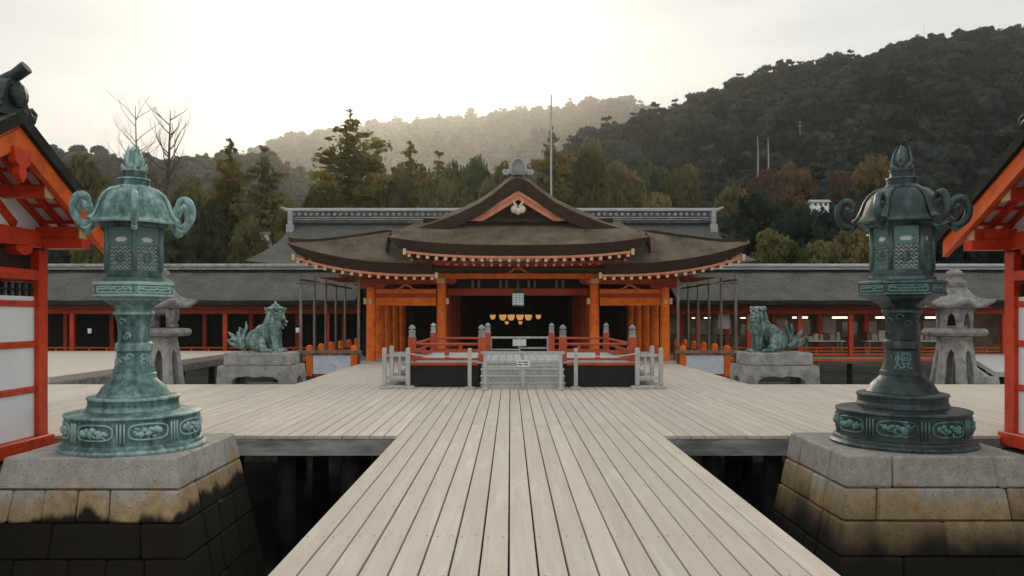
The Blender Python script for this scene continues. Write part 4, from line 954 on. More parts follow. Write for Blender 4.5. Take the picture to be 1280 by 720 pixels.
# ------------------------------------------------------------------ corridors
def corridor(name, x0, x1, label, shop):
    CY = 38.0; FZ = -.36; o = empty(name, ((x0 + x1) / 2, CY, FZ)); ox = (x0 + x1) / 2
    def cb_(mb, nm, mat, parent=o, **k):
        me = mb.mesh(nm, mat, k.get('smooth', False), k.get('angle', 40)); me.transform(Matrix.Translation((-ox, -CY, -FZ))); return link(nm, me, parent)
    G = [[(x0 + (x1 - x0) * i / 30, 36.75 + 3.15 * j / 8, 2.32 + 1.62 * (j / 8) ** 1.12 + .012 * math.sin(i * 1.7 + j)) for j in range(9)] for i in range(31)]
    mb = MB(); mb.slab(G, .20); cb_(mb, 'roof', [M['bark_grey'], M['bark_dark']], smooth=True, angle=35)
    G = [[(p[0], 79.81 - p[1], p[2]) for p in row] for row in G]
    mb = MB(); mb.slab(G, .20); cb_(mb, 'roof', [M['bark_grey'], M['bark_dark']], smooth=True, angle=35)
    mb = MB(); mb.box(x0, x1, 39.55, 40.25, 3.72, 3.98); rg = cb_(mb, 'ridge', M['bark_dark'])
    mb = MB(); mb.tube([(x0, 39.9, 4.08), (x1, 39.9, 4.08)], .13, 8); mb.tube([(x0, 39.50, 3.92), (x1, 39.50, 3.92)], .045, 6); cb_(mb, 'ridge_cap', M['tile_pale'] if shop else M['tile'], rg, smooth=True)
    mb = MB(); mb.bbox(x0, x1, CY - .1, CY + .1, 1.70, 1.92, .01); cb_(mb, 'lintel', M['verm_dark'])
    mb = MB(); mb.bbox(x0, x1, CY - .06, CY + .06, 1.925, 2.18, .01); cb_(mb, 'frieze', M['verm_dark'])
    mb = MB(); mb.bbox(x0, x1, 36.86, 36.94, 2.03, 2.12, .01); cb_(mb, 'eave_batten', M['interior'])
    rm = MB(); rm.beam((0, -.98, 2.10 - FZ - .03), (0, .4, 2.42 - FZ), .07, .08, 0, capmi=1); rmm = rm.mesh('rafter', [M['verm_dark'], M['cap']])
    x = x0 + .2
    while x < x1: link('rafter', rmm, o, (x - ox, 0, 0)); x += .62
    pm = MB(); pm.bbox(-.10, .10, -.10, .10, 0, 2.05, .012); pmm = pm.mesh('post', M['house_red'])
    px = [x for x in (PH + 2.42 * k for k in range(-14, 15)) if x0 <= x <= x1]
    for x in px:
        link('post', pmm, o, (x - ox, 0, 0)); link('post', pmm, o, (x - ox, 3.8, 0))
        link('pile', pile, o, (x - ox, .1, -.02))
    for a, b_ in zip(px, px[1:]):
        if shop and a < 8.5: continue
        for (h, t) in ((.10, .08), (.26, .05), (.42, .06)):
            mb = MB(); mb.bbox(a + .112, b_ - .112, CY - .04, CY + .04, FZ + h, FZ + h + t, .008); cb_(mb, 'rail', M['verm'])
        for k in (.33, .67): mb = MB(); xm = a + (b_ - a) * k; mb.bbox(xm - .035, xm + .035, CY - .03, CY + .03, FZ + .182, FZ + .418, .005); cb_(mb, 'baluster', M['verm'])
    mb = MB(); mb.box(x0, x1, CY - .55, 42, FZ - .10, FZ); cb_(mb, 'floor', M['plank_grey'])
    mb = MB(); mb.bbox(x0, x1, CY - .62, CY - .56, FZ - .16, FZ - .02, .01); cb_(mb, 'edge_beam', M['verm'])
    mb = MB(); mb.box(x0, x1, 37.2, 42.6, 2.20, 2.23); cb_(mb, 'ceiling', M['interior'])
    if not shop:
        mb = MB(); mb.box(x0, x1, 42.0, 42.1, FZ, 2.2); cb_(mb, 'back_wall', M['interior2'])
    return o, cb_
PH = WX(1063, 38) - 2.42 * 4
PHR = PH
PH = WX(282, 38)
cl, clf = corridor('corridor', -27, -7.4, 'long red corridor with dark empty bays behind the bright green lantern', False); tag(cl, None, 'corridor')
cl['label'] = 'long red corridor with dark empty bays behind the bright green lantern'
PH = PHR
cr, crf = corridor('corridor', 7.4, 27, 'x', True); tag(cr, 'long red corridor housing a lit shop behind the dark bronze lantern', 'corridor')
# shop fittings on the right
mb = MB(); mb.box(7.4, 27, 42.2, 42.3, -.36, 2.2); bwall = crf(mb, 'back_wall', M['shopwall'])
rs = random.Random(12); x = 8.0
while x < 22:
    wd = rs.uniform(.5, 1.1); mb = MB(); z = rs.uniform(.5, .75); mb.box(x, x + wd, 42.12, 42.19, z, z + rs.uniform(.5, .95)); crf(mb, 'display_panel', rs.choice([M['shopboard'], M['shopboard'], M['shopbrown'], M['glassdark']]), bwall); x += wd + rs.uniform(.1, .5)
for (a, b_) in ((7.5, 9.6), (9.7, 12.0)):
    fr = MB()
    for xx in (a, (a + b_) / 2, b_): fr.box(xx - .03, xx + .03, 39.0, 39.06, -.36, 2.0)
    for zz in (.55, 1.55): fr.box(a, b_, 39.01, 39.05, zz - .03, zz + .03)
    crf(fr, 'window_frame', M['bamboo'])
for px in (868, 884, 935, 1000, 1050, 1104, 1166):
    x, z = W(px, 396.5, 40.2); t = MB(); hw = .38 if px not in (868, 884) else .16; t.tube([(-hw, 0, 0), (hw, 0, 0)], .035, 8); o = empty('fluorescent_lamp', (x, 40.2, 1.52))
    t.build('tube', M['tube_light'], o, smooth=True); t = MB(); t.box(-hw - .04, hw + .04, -.05, .05, .04, .09); t.build('housing', M['white'], o)
    t = MB(); t.tube([(-hw * .7, 0, .09), (-hw * .7, 0, .69)], .012, 5); t.tube([(hw * .7, 0, .09), (hw * .7, 0, .69)], .012, 5); t.build('hanger', M['steel'], o)
    tag(o, 'lit fluorescent tube hanging under the ceiling of the right corridor shop', 'lamp', 'fluorescent lamps in the shop')
for px in (1030, 1108, 1165, 985):
    x, z = W(px, 421, 39.4); o = empty('folding_table', (x, 39.6, -.36)); t = MB(); t.bbox(-1.0, 1.0, -.35, .35, .70, .75, .01); t.build('table_top', M['white'], o)
    for (a, b_) in ((-.85, -.25), (.85, -.25), (-.85, .25), (.85, .25)): t = MB(); t.tube([(a, b_, 0), (a, b_, .70)], .02, 6); t.build('leg', M['steel'], o)
    tag(o, 'white folding table set out in the lit corridor shop', 'table', 'tables in the shop')
    xx = -.9
    while xx < .8:
        wd = rs.uniform(.14, .3); h = rs.uniform(.16, .5); t = MB(); t.bbox(-wd / 2, wd / 2, -.14, .14, 0, h, .006); bx = t.build('goods_box', rs.choice([M['shopboard'], M['shopbrown'], M['shopboard']]), loc=(x + xx + wd / 2, 39.62, .3905))
        tag(bx, 'small upright box of goods on a white shop table', 'box', 'goods on the shop tables'); xx += wd + rs.uniform(.02, .12)
for px, py in ((112, 413), (372, 412), (320, 414)):
    x, z = W(px, py, 39.2); o = empty('corridor_lantern', (x, 39.2, z)); t = MB(); t.lathe([(.09, -.14), (.10, .10)], 6); t.build('pane', M['lampglass'], o)
    t = MB(); t.lathe([(.10, -.18), (.11, -.141)], 6); t.lathe([(.13, .101), (.04, .22), (.01, .26)], 6); t.tube([(0, 0, .25), (0, 0, 2.19 - z)], .01, 5); t.build('frame', M['interior2'], o)
    tag(o, 'small white lantern hanging in a dark bay of the left corridor', 'lantern', 'small corridor lanterns')
x, z = W(880 + 10, 391, 39); 
o = empty('paper_notice', (WX(905, 38.9), 38.9, WZ(411, 38.9))); t = MB(); t.box(-.28, .28, -.01, .01, 0, .85); t.build('sheet', M['paper'], o); tag(o, 'white sheet hanging behind the shop window frame', 'notice')

# ------------------------------------------------------------------ gate shrines at the two edges
def shrine(X0, Yc, s, label):
    o = empty('gate_shrine', (X0, Yc, 0)); HD = 1.57; LEN = 4.2
    def B(x0, x1, y0, y1, z0, z1, name, mat, b=.008, parent=o):
        a, c = sorted((s * x0, s * x1)); mb = MB(); mb.bbox(a, c, y0, y1, z0, z1, b); return mb.build(name, M[mat], parent)
    B(-LEN - .3, .25, -HD - .3, HD + .12, -1.9, -.16, 'foundation', 'dark_timber')
    # posts
    for y in (-HD + .09, HD - .09):
        for x in (-.10, -LEN): B(x - .10, x + .10, y - .10, y + .10, -.02, 2.46, 'post', 'house_red', .012)
    B(-.20, .06, -HD + .19 - .3, HD + .06, -.12, .06, 'sill', 'house_red', .012)
    # wall facing the boardwalk
    for (z0, z1) in ((.062, .62), (.70, 1.20), (1.28, 1.72)): B(-.12, -.06, -HD + .19, HD - .19, z0, z1, 'wall_panel', 'white', .004)
    B(-.14, -.03, -HD + .19, HD - .19, .622, .698, 'batten', 'house_red'); B(-.14, -.03, -HD + .19, HD - .19, 1.202, 1.278, 'batten', 'house_red'); B(-.14, -.03, -HD + .19, HD - .19, 1.722, 1.79, 'batten', 'house_red')
    B(-.12, -.06, -HD + .19, HD - .19, 1.792, 1.85, 'wall_panel', 'white', .004)
    wf = B(-.115, -.095, -HD + .19, HD - .19, 1.852, 2.02, 'lattice_window', 'glassdark', .002)
    for k in range(20): y = -HD + .25 + (2 * HD - .5) * k / 19; B(-.09, -.06, y - .022, y + .022, 1.852, 2.02, 'lattice_bar', 'interior2', .002, wf)
    B(-.09, -.058, -HD + .19, HD - .19, 1.925, 1.945, 'lattice_bar', 'interior2', .002, wf)
    B(-.17, .0, -HD + .19, HD - .19, 2.06, 2.19, 'beam', 'house_red')
    B(-.16, .04, -HD - .35, HD + .02, 2.47, 2.69, 'tie_beam', 'house_red', .012)
    B(-.12, -.10, -HD + .2, HD - .2, 2.2, 2.46, 'upper_panel', 'interior', .002)
    for y in (-1.0, -.35, .35, 1.0):      # scalloped bracket blocks under the beam
        mb = MB(); mb.prism([(y - .17, 2.465), (y - .15, 2.40), (y - .05, 2.36), (y + .05, 2.36), (y + .15, 2.40), (y + .17, 2.465)], 'x', *sorted((s * -.18, s * .05))); mb.build('bracket', M['house_red'], o)
    # far and near side walls
    for y in (HD - .09, -HD + .09):
        for (z0, z1) in ((.0, .62), (.70, 1.20), (1.28, 2.05)): B(-LEN + .1, -.20, y - .03, y + .03, z0, z1, 'wall_panel', 'white', .004)
        for z in (.62, 1.2, 2.05): B(-LEN + .1, -.2, y - .06, y + .06, z + .002, z + .078, 'batten', 'house_red')
        B(-LEN + .1, .55, y - .10, y + .10, 2.47, 2.60, 'wall_plate', 'house_red')
    # gable
    def zb(y): return 3.74 - .55 * abs(y) + .010 * y * y
    ys = [-1.98 + 3.96 * k / 24 for k in range(25)]
    tri = [(-1.46, 2.695), (1.46, 2.695), (1.46, 2.83), (.0, 3.62), (-1.46, 2.83)]
    mb = MB(); mb.prism(tri, 'x', *sorted((s * -.12, s * -.06))); mb.build('gable_wall', M['white'], o)
    B(-.14, -.02, -.08, .08, 2.692, 3.5, 'gable_post', 'house_red')
    for q in (-1, 1): mb = MB(); mb.beam((s * -.08, q * .95, 2.72), (s * -.08, q * .12, 3.28), .10, .12, up=(1, 0, 0)); mb.build('gable_brace', M['house_red'], o)
    for (y, z) in ((0, 3.42), (HD - .09, 2.602), (-HD + .09, 2.602), (.72, 3.02), (-.72, 3.02)):
        p = B(-LEN, .50, y - .075, y + .075, z, z + .15, 'purlin', 'house_red', .008); B(.503, .52, y - .08, y + .08, z - .005, z + .155, 'purlin_cap', 'cap', .004, p)
    # roof: soffit boards, rafters, bark, bargeboards
    def strip(y0, y1, dz0, dz1, x0, x1, name, mat, n=10, mj=None):
        G = [[(s * (x0 + (x1 - x0) * i), y0 + (y1 - y0) * j / n, zb(y0 + (y1 - y0) * j / n) + dz1) for j in range(n + 1)] for i in range(2)]
        mb = MB(); mb.slab(G, dz1 - dz0, 0, 1 if mj else 0); return mb.build(name, [M[mat], M[mj]] if mj else M[mat], o, smooth=True, angle=35)
    for q in (-1, 1):
        strip(0 if q > 0 else -1.95, 1.95 if q > 0 else 0, -.075, -.05, -LEN - .3, .52, 'soffit', 'white')
        x = .44
        while x > -LEN:
            strip(.05 if q > 0 else -1.93, 1.93 if q > 0 else -.05, -.155, -.077, x - .035, x + .035, 'rafter', 'house_red', 8); x -= .24 if x > -.3 else .6
        for k in range(6): y = q * (.25 + .32 * k); B(-.05, .50, y - .03, y + .03, zb(y) - .12, zb(y) - .078, 'batten', 'house_red', .004)
        strip(0 if q > 0 else -2.02, 2.02 if q > 0 else 0, -.048, .0, -LEN - .3, .58, 'roof_board', 'house_orange')
        strip(0 if q > 0 else -2.10, 2.10 if q > 0 else 0, .002, .15, -LEN - .35, .64, 'roof', 'bark', 12, 'bark_dark')
        strip(.0 if q > 0 else -2.0, 2.0 if q > 0 else .0, -.26, -.05, .525, .60, 'bargeboard', 'house_orange', 12)
    mb = MB(); mb.prism([(-.16, 3.46), (.16, 3.46), (.13, 3.30), (.06, 3.26), (.07, 3.16), (0, 3.08), (-.07, 3.16), (-.06, 3.26), (-.13, 3.30)], 'x', *sorted((s * .56, s * .64))); mb.build('pendant', M['house_red'], o)
    # ridge
    B(-LEN - .4, .42, -.16, .16, 3.86, 4.08, 'ridge', 'oni', .02); B(-LEN - .4, .45, -.22, .22, 4.082, 4.15, 'ridge_cap', 'oni', .02)
    mb = MB(); mb.prism([(-.28, 3.80), (-.32, 3.90), (-.25, 3.96)] + [(-.21 * math.cos(R(180 * k / 14)), 4.02 + .22 * math.sin(R(180 * k / 14))) for k in range(15)] + [(.25, 3.96), (.32, 3.90), (.28, 3.80)], 'x', *sorted((s * .43, s * .56)))
    for q in (-1, 1): mb.tube([(s * .52, q * .26, 3.90), (s * .52, q * .36, 3.86), (s * .52, q * .40, 3.94), (s * .52, q * .34, 3.98)], [.06, .055, .045, .03], 8)
    mb.ball((s * .60, 0, 4.05), (.07, .14, .14)); rgo = mb.build('ridge_end_tile', M['oni'], o)
    mb = MB(); mb.tube([(s * .0, 0, 4.18), (s * .25, 0, 4.19), (s * .42, 0, 4.22), (s * .56, 0, 4.28), (s * .68, 0, 4.37)], [.06, .062, .065, .07, .074], 14); mb.build('ridge_horn', M['oni'], rgo, smooth=True)
    return tag(o, label, 'shrine')
shrine(-6.33, 8.9, 1, 'red and white gate shrine beside the bright green bronze lantern')
shrine(6.35, 9.14, -1, 'red and white gate shrine beside the dark bronze lantern')

# ------------------------------------------------------------------ stone pedestals of the bronze lanterns
ZC = [.10, -.24, -.58, -.94, -1.35, -1.92]
def pedestal(x0, x1, y0, y1, mat, label, fronts, sides, seed):
    rs = random.Random(seed); o = empty('lantern_pedestal', ((x0 + x1) / 2, (y0 + y1) / 2, GZ)); cx, cy = (x0 + x1) / 2, (y0 + y1) / 2
    def e(z): return .17 * (.10 - z)
    core = MB(); core.box(x0 + .05 - cx, x1 - .05 - cx, y0 + .05 - cy, y1 - .05 - cy, .0, .094 - GZ); core.build('core', mat, o)
    def block(fn, z0, z1):
        g = .006; P = []
        for z in (z0 + g, z1 - g): P += fn(z)
        P = [(p[0] - cx, p[1] - cy, p[2] - GZ) for p in P]
        mb = MB(); mb.hexa(P); me = mb.mesh('stone_block', mat); bm = bmesh.new(); bm.from_mesh(me)
        bmesh.ops.bevel(bm, geom=bm.edges[:], offset=.02, segments=1, affect='EDGES'); 
        for v in bm.verts: v.co += Vector((rs.uniform(-1, 1), rs.uniform(-1, 1), rs.uniform(-.4, .4))) * .007
        bm.to_mesh(me); bm.free(); link('stone_block', me, o)
    dp = .42
    for c in range(5):
        z1, z0 = ZC[c], ZC[c + 1]; dj = rs.uniform(0, .006)
        F = [0] + fronts[c] + [1]; S = [0] + sides[c] + [1]; g = .004
        for a, b_ in zip(F, F[1:]):
            sk = rs.uniform(-.02, .02)
            def fr(z, a=a, b_=b_):
                E = e(z); L = x0 - E; Wd = x1 - x0 + 2 * E
                return [(L + Wd * a + g, y0 - E - dj, z), (L + Wd * b_ - g, y0 - E - dj, z), (L + Wd * b_ - g, y0 + dp, z), (L + Wd * a + g, y0 + dp, z)]
            block(fr, z0, z1)
        def bk(z):
            E = e(z); return [(x0 - E, y1 - dp, z), (x1 + E, y1 - dp, z), (x1 + E, y1 + E, z), (x0 - E, y1 + E, z)]
        block(bk, z0, z1)
        for q in (0, 1):
            for a, b_ in zip(S, S[1:]):
                def sd_(z, a=a, b_=b_):
                    E = e(z); ya = y0 + dp + .006; yl = y1 - dp - .006 - ya
                    xa, xb = (x0 - E, x0 + dp) if q == 0 else (x1 - dp, x1 + E)
                    return [(xa, ya + yl * a + g, z), (xb, ya + yl * a + g, z), (xb, ya + yl * b_ - g, z), (xa, ya + yl * b_ - g, z)]
                block(sd_, z0, z1)
    return tag(o, label, 'pedestal')
pedestal(-5.66, -3.82, 8.50, 10.30, M['granite_l'], 'battered granite pedestal under the bright green bronze lantern, dark below the tide line',
         [[], [.10, .27, .45, .62], [.34, .78], [.18, .44, .62, .80], [.3, .6]], [[.35], [], [.5], [.4], [.5]], 1)
pedestal(3.36, 5.30, 8.60, 10.35, M['granite_r'], 'battered ochre stained granite pedestal under the dark bronze lantern',
         [[.25, .80], [.17, .84], [.5], [.3, .7], [.5]], [[], [.5], [], [.4], [.5]], 2)

# ------------------------------------------------------------------ bronze lanterns
def glyph_mesh(ch, mat, rfun, z0, size, ang0):
    cu = bpy.data.curves.new('glyph', 'FONT'); cu.body = ch; cu.size = size; cu.extrude = .003; cu.align_x = 'CENTER'; cu.resolution_u = 2
    ob = bpy.data.objects.new('glyph', cu); COL.objects.link(ob)
    dg = bpy.context.evaluated_depsgraph_get(); me = bpy.data.meshes.new_from_object(ob.evaluated_get(dg)); bpy.data.objects.remove(ob)
    if not me or len(me.vertices) == 0: return None
    for v in me.vertices:
        z = z0 + v.co.y; r = rfun(z) + .004 + v.co.z; a = ang0 + v.co.x / .22; v.co = (r * math.cos(a), r * math.sin(a), z)
    me.materials.clear(); me.materials.append(mat); return me
def bronze_lantern(X, Y, Z, rot, mat, rel, label, glyph=None, sc=1.0, panel_phase=0):
    box = M['bronze_box'] if mat is M['bronze_green'] else M['bronze_dark']
    o = empty('bronze_lantern', (X, Y, Z)); o.scale = (sc * .925, sc * .925, sc)
    mb = MB(); mb.lathe([(.80, 0), (.86, .0), (.87, .025), (.85, .045), (.83, .055), (.815, .085), (.79, .10), (.785, .115), (.785, .375), (.80, .383), (.80, .402), (.785, .408), (.66, .418), (.56, .432), (.545, .434)], 56)
    drum = mb.build('base_drum', mat, o, smooth=True, angle=25)
    for k in range(8):      # relief cartouches
        a = R(-90 + panel_phase + 45 * k); ca, sa = math.cos(a), math.sin(a)
        def at(u, v, d): aa = a + u / .785; return ((.785 + d) * math.cos(aa), (.785 + d) * math.sin(aa), .245 + v)
        mb = MB(); n = 28; P = []
        for i in range(n + 1):
            th = 2 * math.pi * i / n; cx_, sx_ = math.cos(th), math.sin(th)
            P.append(at(.22 * math.copysign(abs(cx_) ** .6, cx_), .085 * math.copysign(abs(sx_) ** .6, sx_), .004))
        mb.tube(P, .011, 6, caps=False)
        rs = random.Random(k + int(X * 10)); x_ = -.15
        while x_ < .15:
            r_ = rs.uniform(.022, .042); mb.ball(at(x_, rs.uniform(-.025, .03), .002), (r_, r_, r_ * rs.uniform(.7, 1.2)), 7, 5); x_ += r_ * .75
        for q in range(7): x_ = rs.uniform(-.17, .17); v_ = rs.uniform(-.05, .05); mb.tube([at(x_, v_, .006), at(x_ + rs.uniform(-.05, .05), v_ + rs.uniform(-.03, .04), .018), at(x_ + rs.uniform(-.08, .08), v_ + rs.uniform(-.04, .05), .006)], [.013, .012, .005], 5)
        mb.build('relief_panel', rel, drum, smooth=True)
        b2 = a + R(22.5); mb = MB()
        for d_ in (-.05, 0, .05):
            aa = b2 + d_; mb.tube([(.79 * math.cos(aa), .79 * math.sin(aa), .125), (.79 * math.cos(aa), .79 * math.sin(aa), .34)], .012, 6)
        mb.build('relief_rib', mat, drum, smooth=True)
    mb = MB(); mb.lathe([(.53, .43), (.545, .438), (.545, .468), (.53, .495), (.53, .555), (.545, .562), (.545, .585), (.525, .595), (.44, .60)], 48); mb.build('step_ring', mat, o, smooth=True, angle=25)
    mb = MB(); mb.lathe([(.43, .596), (.43, .61), (.405, .64), (.375, .69), (.335, .73), (.29, .765), (.27, .79), (.255, .80)], 40); mb.build('bell_foot', mat, o, smooth=True, angle=30)
    colp = [(.262, .798), (.265, .815), (.265, .85), (.25, .86), (.243, .875), (.225, .94), (.208, 1.02), (.20, 1.095), (.205, 1.105), (.222, 1.12), (.226, 1.16), (.222, 1.20), (.205, 1.215), (.192, 1.225), (.188, 1.30), (.192, 1.40), (.205, 1.48), (.225, 1.535), (.245, 1.54), (.245, 1.565), (.232, 1.575)]
    mb = MB(); mb.lathe(colp, 36); colo = mb.build('column', mat, o, smooth=True, angle=28)
    def rcol(z):
        for (r1, z1), (r2, z2) in zip(colp, colp[1:]):
            if z1 <= z <= z2: return r1 + (r2 - r1) * (z - z1) / max(1e-6, z2 - z1)
        return .22
    rs = random.Random(int(X * 7) + 5); mb = MB()      # cast scrolls on the column
    for q in range(26):
        z = rs.choice([rs.uniform(.93, 1.06), rs.uniform(1.27, 1.5)]); a = rs.uniform(0, 6.28)
        if glyph and z < 1.1 and abs(((a - R(-112) + math.pi) % (2 * math.pi)) - math.pi) < .9: continue
        P = []
        for i in range(9): th = i * .7; rr = .05 * (1 - i / 11); aa = a + rr * math.cos(th) / .2; zz = z + rr * math.sin(th); P.append(((rcol(zz) + .002) * math.cos(aa), (rcol(zz) + .002) * math.sin(aa), zz))
        mb.tube(P, .008, 5)
    tag(mb.build('scroll_relief', mat, colo, smooth=True), kind='stuff')
    if glyph:
        try:
            gm_ = glyph_mesh(glyph, rel, rcol, .90, .215, R(-112))
            if gm_: link('cast_character', gm_, colo)
        except Exception as ex: print('glyph', ex)
    hexm = lambda th, z: 1.0
    mb = MB(); mb.lathe([(.23, 1.574), (.25, 1.60), (.30, 1.65), (.38, 1.69), (.43, 1.715), (.44, 1.73)], 6, rot=rot); mb.build('flare', mat, o)
    mb = MB(); mb.lathe([(.40, 1.722), (.505, 1.735), (.53, 1.75), (.53, 1.765), (.515, 1.775), (.515, 1.87), (.535, 1.88), (.535, 1.90), (.505, 1.915), (.42, 1.925)], 6, rot=rot); slab = mb.build('platform', mat, o)
    for k in range(6):      # sunk panels on the platform
        a0, a1 = rot + R(60 * k), rot + R(60 * k + 60); p = Vector((.515 * math.cos(a0), .515 * math.sin(a0), 0)); q = Vector((.515 * math.cos(a1), .515 * math.sin(a1), 0)); nn = ((p + q) / 2).normalized()
        mb = MB(); c0, c1 = p.lerp(q, .08), p.lerp(q, .92)
        for (u, v) in (((c0, 1.79), (c1, 1.79)), ((c0, 1.855), (c1, 1.855)), ((c0, 1.79), (c0, 1.855)), ((c1, 1.79), (c1, 1.855))):
            mb.tube([(u[0].x, u[0].y, u[1]), (v[0].x, v[0].y, v[1])], .010, 5)
        rs = random.Random(k)
        for t in range(11): c = p.lerp(q, .13 + .74 * t / 10); mb.ball((c.x, c.y, 1.822 + rs.uniform(-.012, .012)), (.022, .022, .016), 6, 4)
        mb.build('platform_panel', rel, slab, smooth=True)
    # firebox
    FB0, FB1, FR = 1.92, 2.56, .355
    mb = MB(); mb.lathe([(.34, FB0), (.40, FB0 + .003), (.40, FB0 + .04), (.365, FB0 + .055), (.365, FB0 + .12), (.345, FB0 + .125)], 6, rot=rot); fb = mb.build('firebox', box, o)
    mb = MB(); mb.lathe([(.333, FB0 + .1), (.333, FB1)], 6, rot=rot); mb.build('screen', M['lantern_paper'], fb)
    for k in range(6): a = rot + R(60 * k); mb = MB(); mb.tube([(FR * math.cos(a), FR * math.sin(a), FB0 + .12), (FR * math.cos(a), FR * math.sin(a), FB1)], .034, 8); mb.build('corner_post', box, fb, smooth=True)
    lw = FR - .04; mb = MB(); z0, z1 = .125, .425      # pierced scroll panel, built facing +X at the origin
    ap = FR * math.cos(R(30)); hw = FR * math.sin(R(30)) - .02
    def bar(y0, y1, za, zz, t=.012): mb.box(ap - t, ap + .004, y0, y1, za, zz)
    bar(-hw, hw, z0, z0 + .018); bar(-hw, hw, z1 - .012, z1 + .03); bar(-hw, -hw + .016, z0, z1 + .2); bar(hw - .016, hw, z0, z1 + .2)
    bar(-hw, hw, z1 + .088, .64); bar(-hw, -.085, z1 + .03, z1 + .09); bar(.085, hw, z1 + .03, z1 + .09)
    for yy in (-.075, .075): bar(yy - .012, yy + .012, z1 + .03, z1 + .048); bar(yy - .012, yy + .012, z1 + .07, z1 + .09)
    ny, nzz = 5, 6; st_ = 2 * (hw - .016) / ny; sz_ = (z1 - z0 - .03) / nzz
    for i in range(ny):
        for j in range(nzz):
            cy_ = -hw + .016 + st_ * (i + .5); cz_ = z0 + .018 + sz_ * (j + .5); sg = 1 if (i + j) % 2 else -1; P = []
            for q in range(12): th = q * .62; rr = .031 * (1 - q / 15.); P.append((ap - .004, cy_ + sg * rr * math.cos(th), cz_ + rr * math.sin(th)))
            mb.tube(P, .0062, 4, side=(1, 0, 0)); mb.ball((ap - .004, cy_ + sg * .028, cz_ - .02), .008, 5, 3)
    for q in range(9):      # flower in the middle
        th = q * .698; mb.tube([(ap, 0, .275), (ap, .05 * math.cos(th), .275 + .05 * math.sin(th)), (ap, .068 * math.cos(th + .2), .275 + .068 * math.sin(th + .2))], [.012, .016, .004], 5)
    pmesh = mb.mesh('lattice_panel', box, True, 40)
    for k in range(6): link('lattice_panel', pmesh, fb, (0, 0, FB0), rot + R(30 + 60 * k))
    # openwork cornice below the roof
    mb = MB(); mb.lathe([(.36, 2.545), (.41, 2.55), (.42, 2.565), (.50, 2.66), (.30, 2.665)], 6, rot=rot); cor = mb.build('cornice', box, o)
    mb = MB()
    for k in range(6):
        a0, a1 = rot + R(60 * k), rot + R(60 * k + 60)
        for j, (r_, z_) in enumerate(((.445, 2.595), (.475, 2.635))):
            p = Vector((r_ * math.cos(a0), r_ * math.sin(a0), z_)); q = Vector((r_ * math.cos(a1), r_ * math.sin(a1), z_))
            for t in range(6):
                c = p.lerp(q, .12 + .76 * t / 5 + (.04 if j else 0)); u = (q - p).normalized(); P = []
                for i in range(8): th = i * .8; rr = .032 * (1 - i / 11); P.append(c + u * rr * math.cos(th) * (1 if t % 2 else -1) + Vector((0, 0, rr * math.sin(th))))
                mb.tube(P, .007, 4)
    tag(mb.build('cornice_scroll', box, cor, smooth=True), kind='stuff')
    # roof
    def lob(th, z):
        w_ = min(1, max(0, (3.03 - z) / .4)); c6 = math.cos(3 * (th - rot)); return 1 + (.045 * abs(c6) ** 2 - .015) * w_ 
    mb = MB(); mb.lathe([(.30, 2.64), (.51, 2.585), (.55, 2.59), (.555, 2.61), (.525, 2.635), (.49, 2.68), (.46, 2.76), (.43, 2.85), (.375, 2.93), (.30, 2.985), (.235, 3.01), (.19, 3.02)], 72, mod=lob); rf = mb.build('roof', mat, o, smooth=True, angle=30)
    PR_ = [(.20, 3.02), (.31, 2.99), (.39, 2.935), (.445, 2.86), (.485, 2.76), (.525, 2.68), (.585, 2.62)]
    for k in range(6):
        a = rot + R(60 * k); ca, sa = math.cos(a), math.sin(a); T = (-sa, ca, 0)
        mb = MB(); mb.tube([(r_ * ca, r_ * sa, z_) for r_, z_ in PR_], [.018] * 6 + [.03], 8, side=T, flat=1.7); mb.build('roof_rib', mat, rf, smooth=True)
        C = [(.52, 2.615), (.56, 2.58), (.62, 2.562), (.69, 2.58), (.745, 2.645), (.765, 2.735), (.74, 2.825), (.685, 2.875), (.62, 2.87), (.58, 2.82), (.585, 2.77), (.62, 2.75), (.645, 2.78)]
        C2 = []
        for i in range(len(C) - 1):
            p0 = C[max(i - 1, 0)]; p1 = C[i]; p2 = C[i + 1]; p3 = C[min(i + 2, len(C) - 1)]
            for t in (0, .33, .66):
                C2.append(tuple(.5 * ((2 * p1[q]) + (-p0[q] + p2[q]) * t + (2 * p0[q] - 5 * p1[q] + 4 * p2[q] - p3[q]) * t * t + (-p0[q] + 3 * p1[q] - 3 * p2[q] + p3[q]) * t ** 3) for q in (0, 1)))
        n = len(C2); rad = [.028 + .021 * math.sin(math.pi * min(1, i / (n * .85))) for i in range(n)]
        mb = MB(); mb.tube([(r_ * ca, r_ * sa, z_) for r_, z_ in C2], rad, 10, side=T, flat=.85); mb.ball((.635 * ca, .635 * sa, 2.785), .034)
        mb.tube([(.57 * ca, .57 * sa, 2.55), (.62 * ca, .62 * sa, 2.505), (.68 * ca, .68 * sa, 2.52)], [.03, .028, .008], 8, side=T, flat=1.2)
        mb.build('curl', mat, rf, smooth=True)
    mb = MB(); mb.lathe([(.20, 3.015), (.205, 3.03), (.195, 3.045), (.185, 3.055), (.185, 3.115), (.195, 3.12), (.19, 3.135), (.15, 3.14), (.145, 3.15), (.145, 3.21), (.155, 3.215), (.155, 3.23), (.10, 3.235)], 30); mb.build('neck', mat, o, smooth=True, angle=28)
    mb = MB(); mb.lathe([(.06, 3.23), (.085, 3.245), (.09, 3.29), (.098, 3.34), (.088, 3.40), (.06, 3.455), (.025, 3.50), (.0, 3.53)], 18); fin = mb.build('jewel', mat, o, smooth=True)
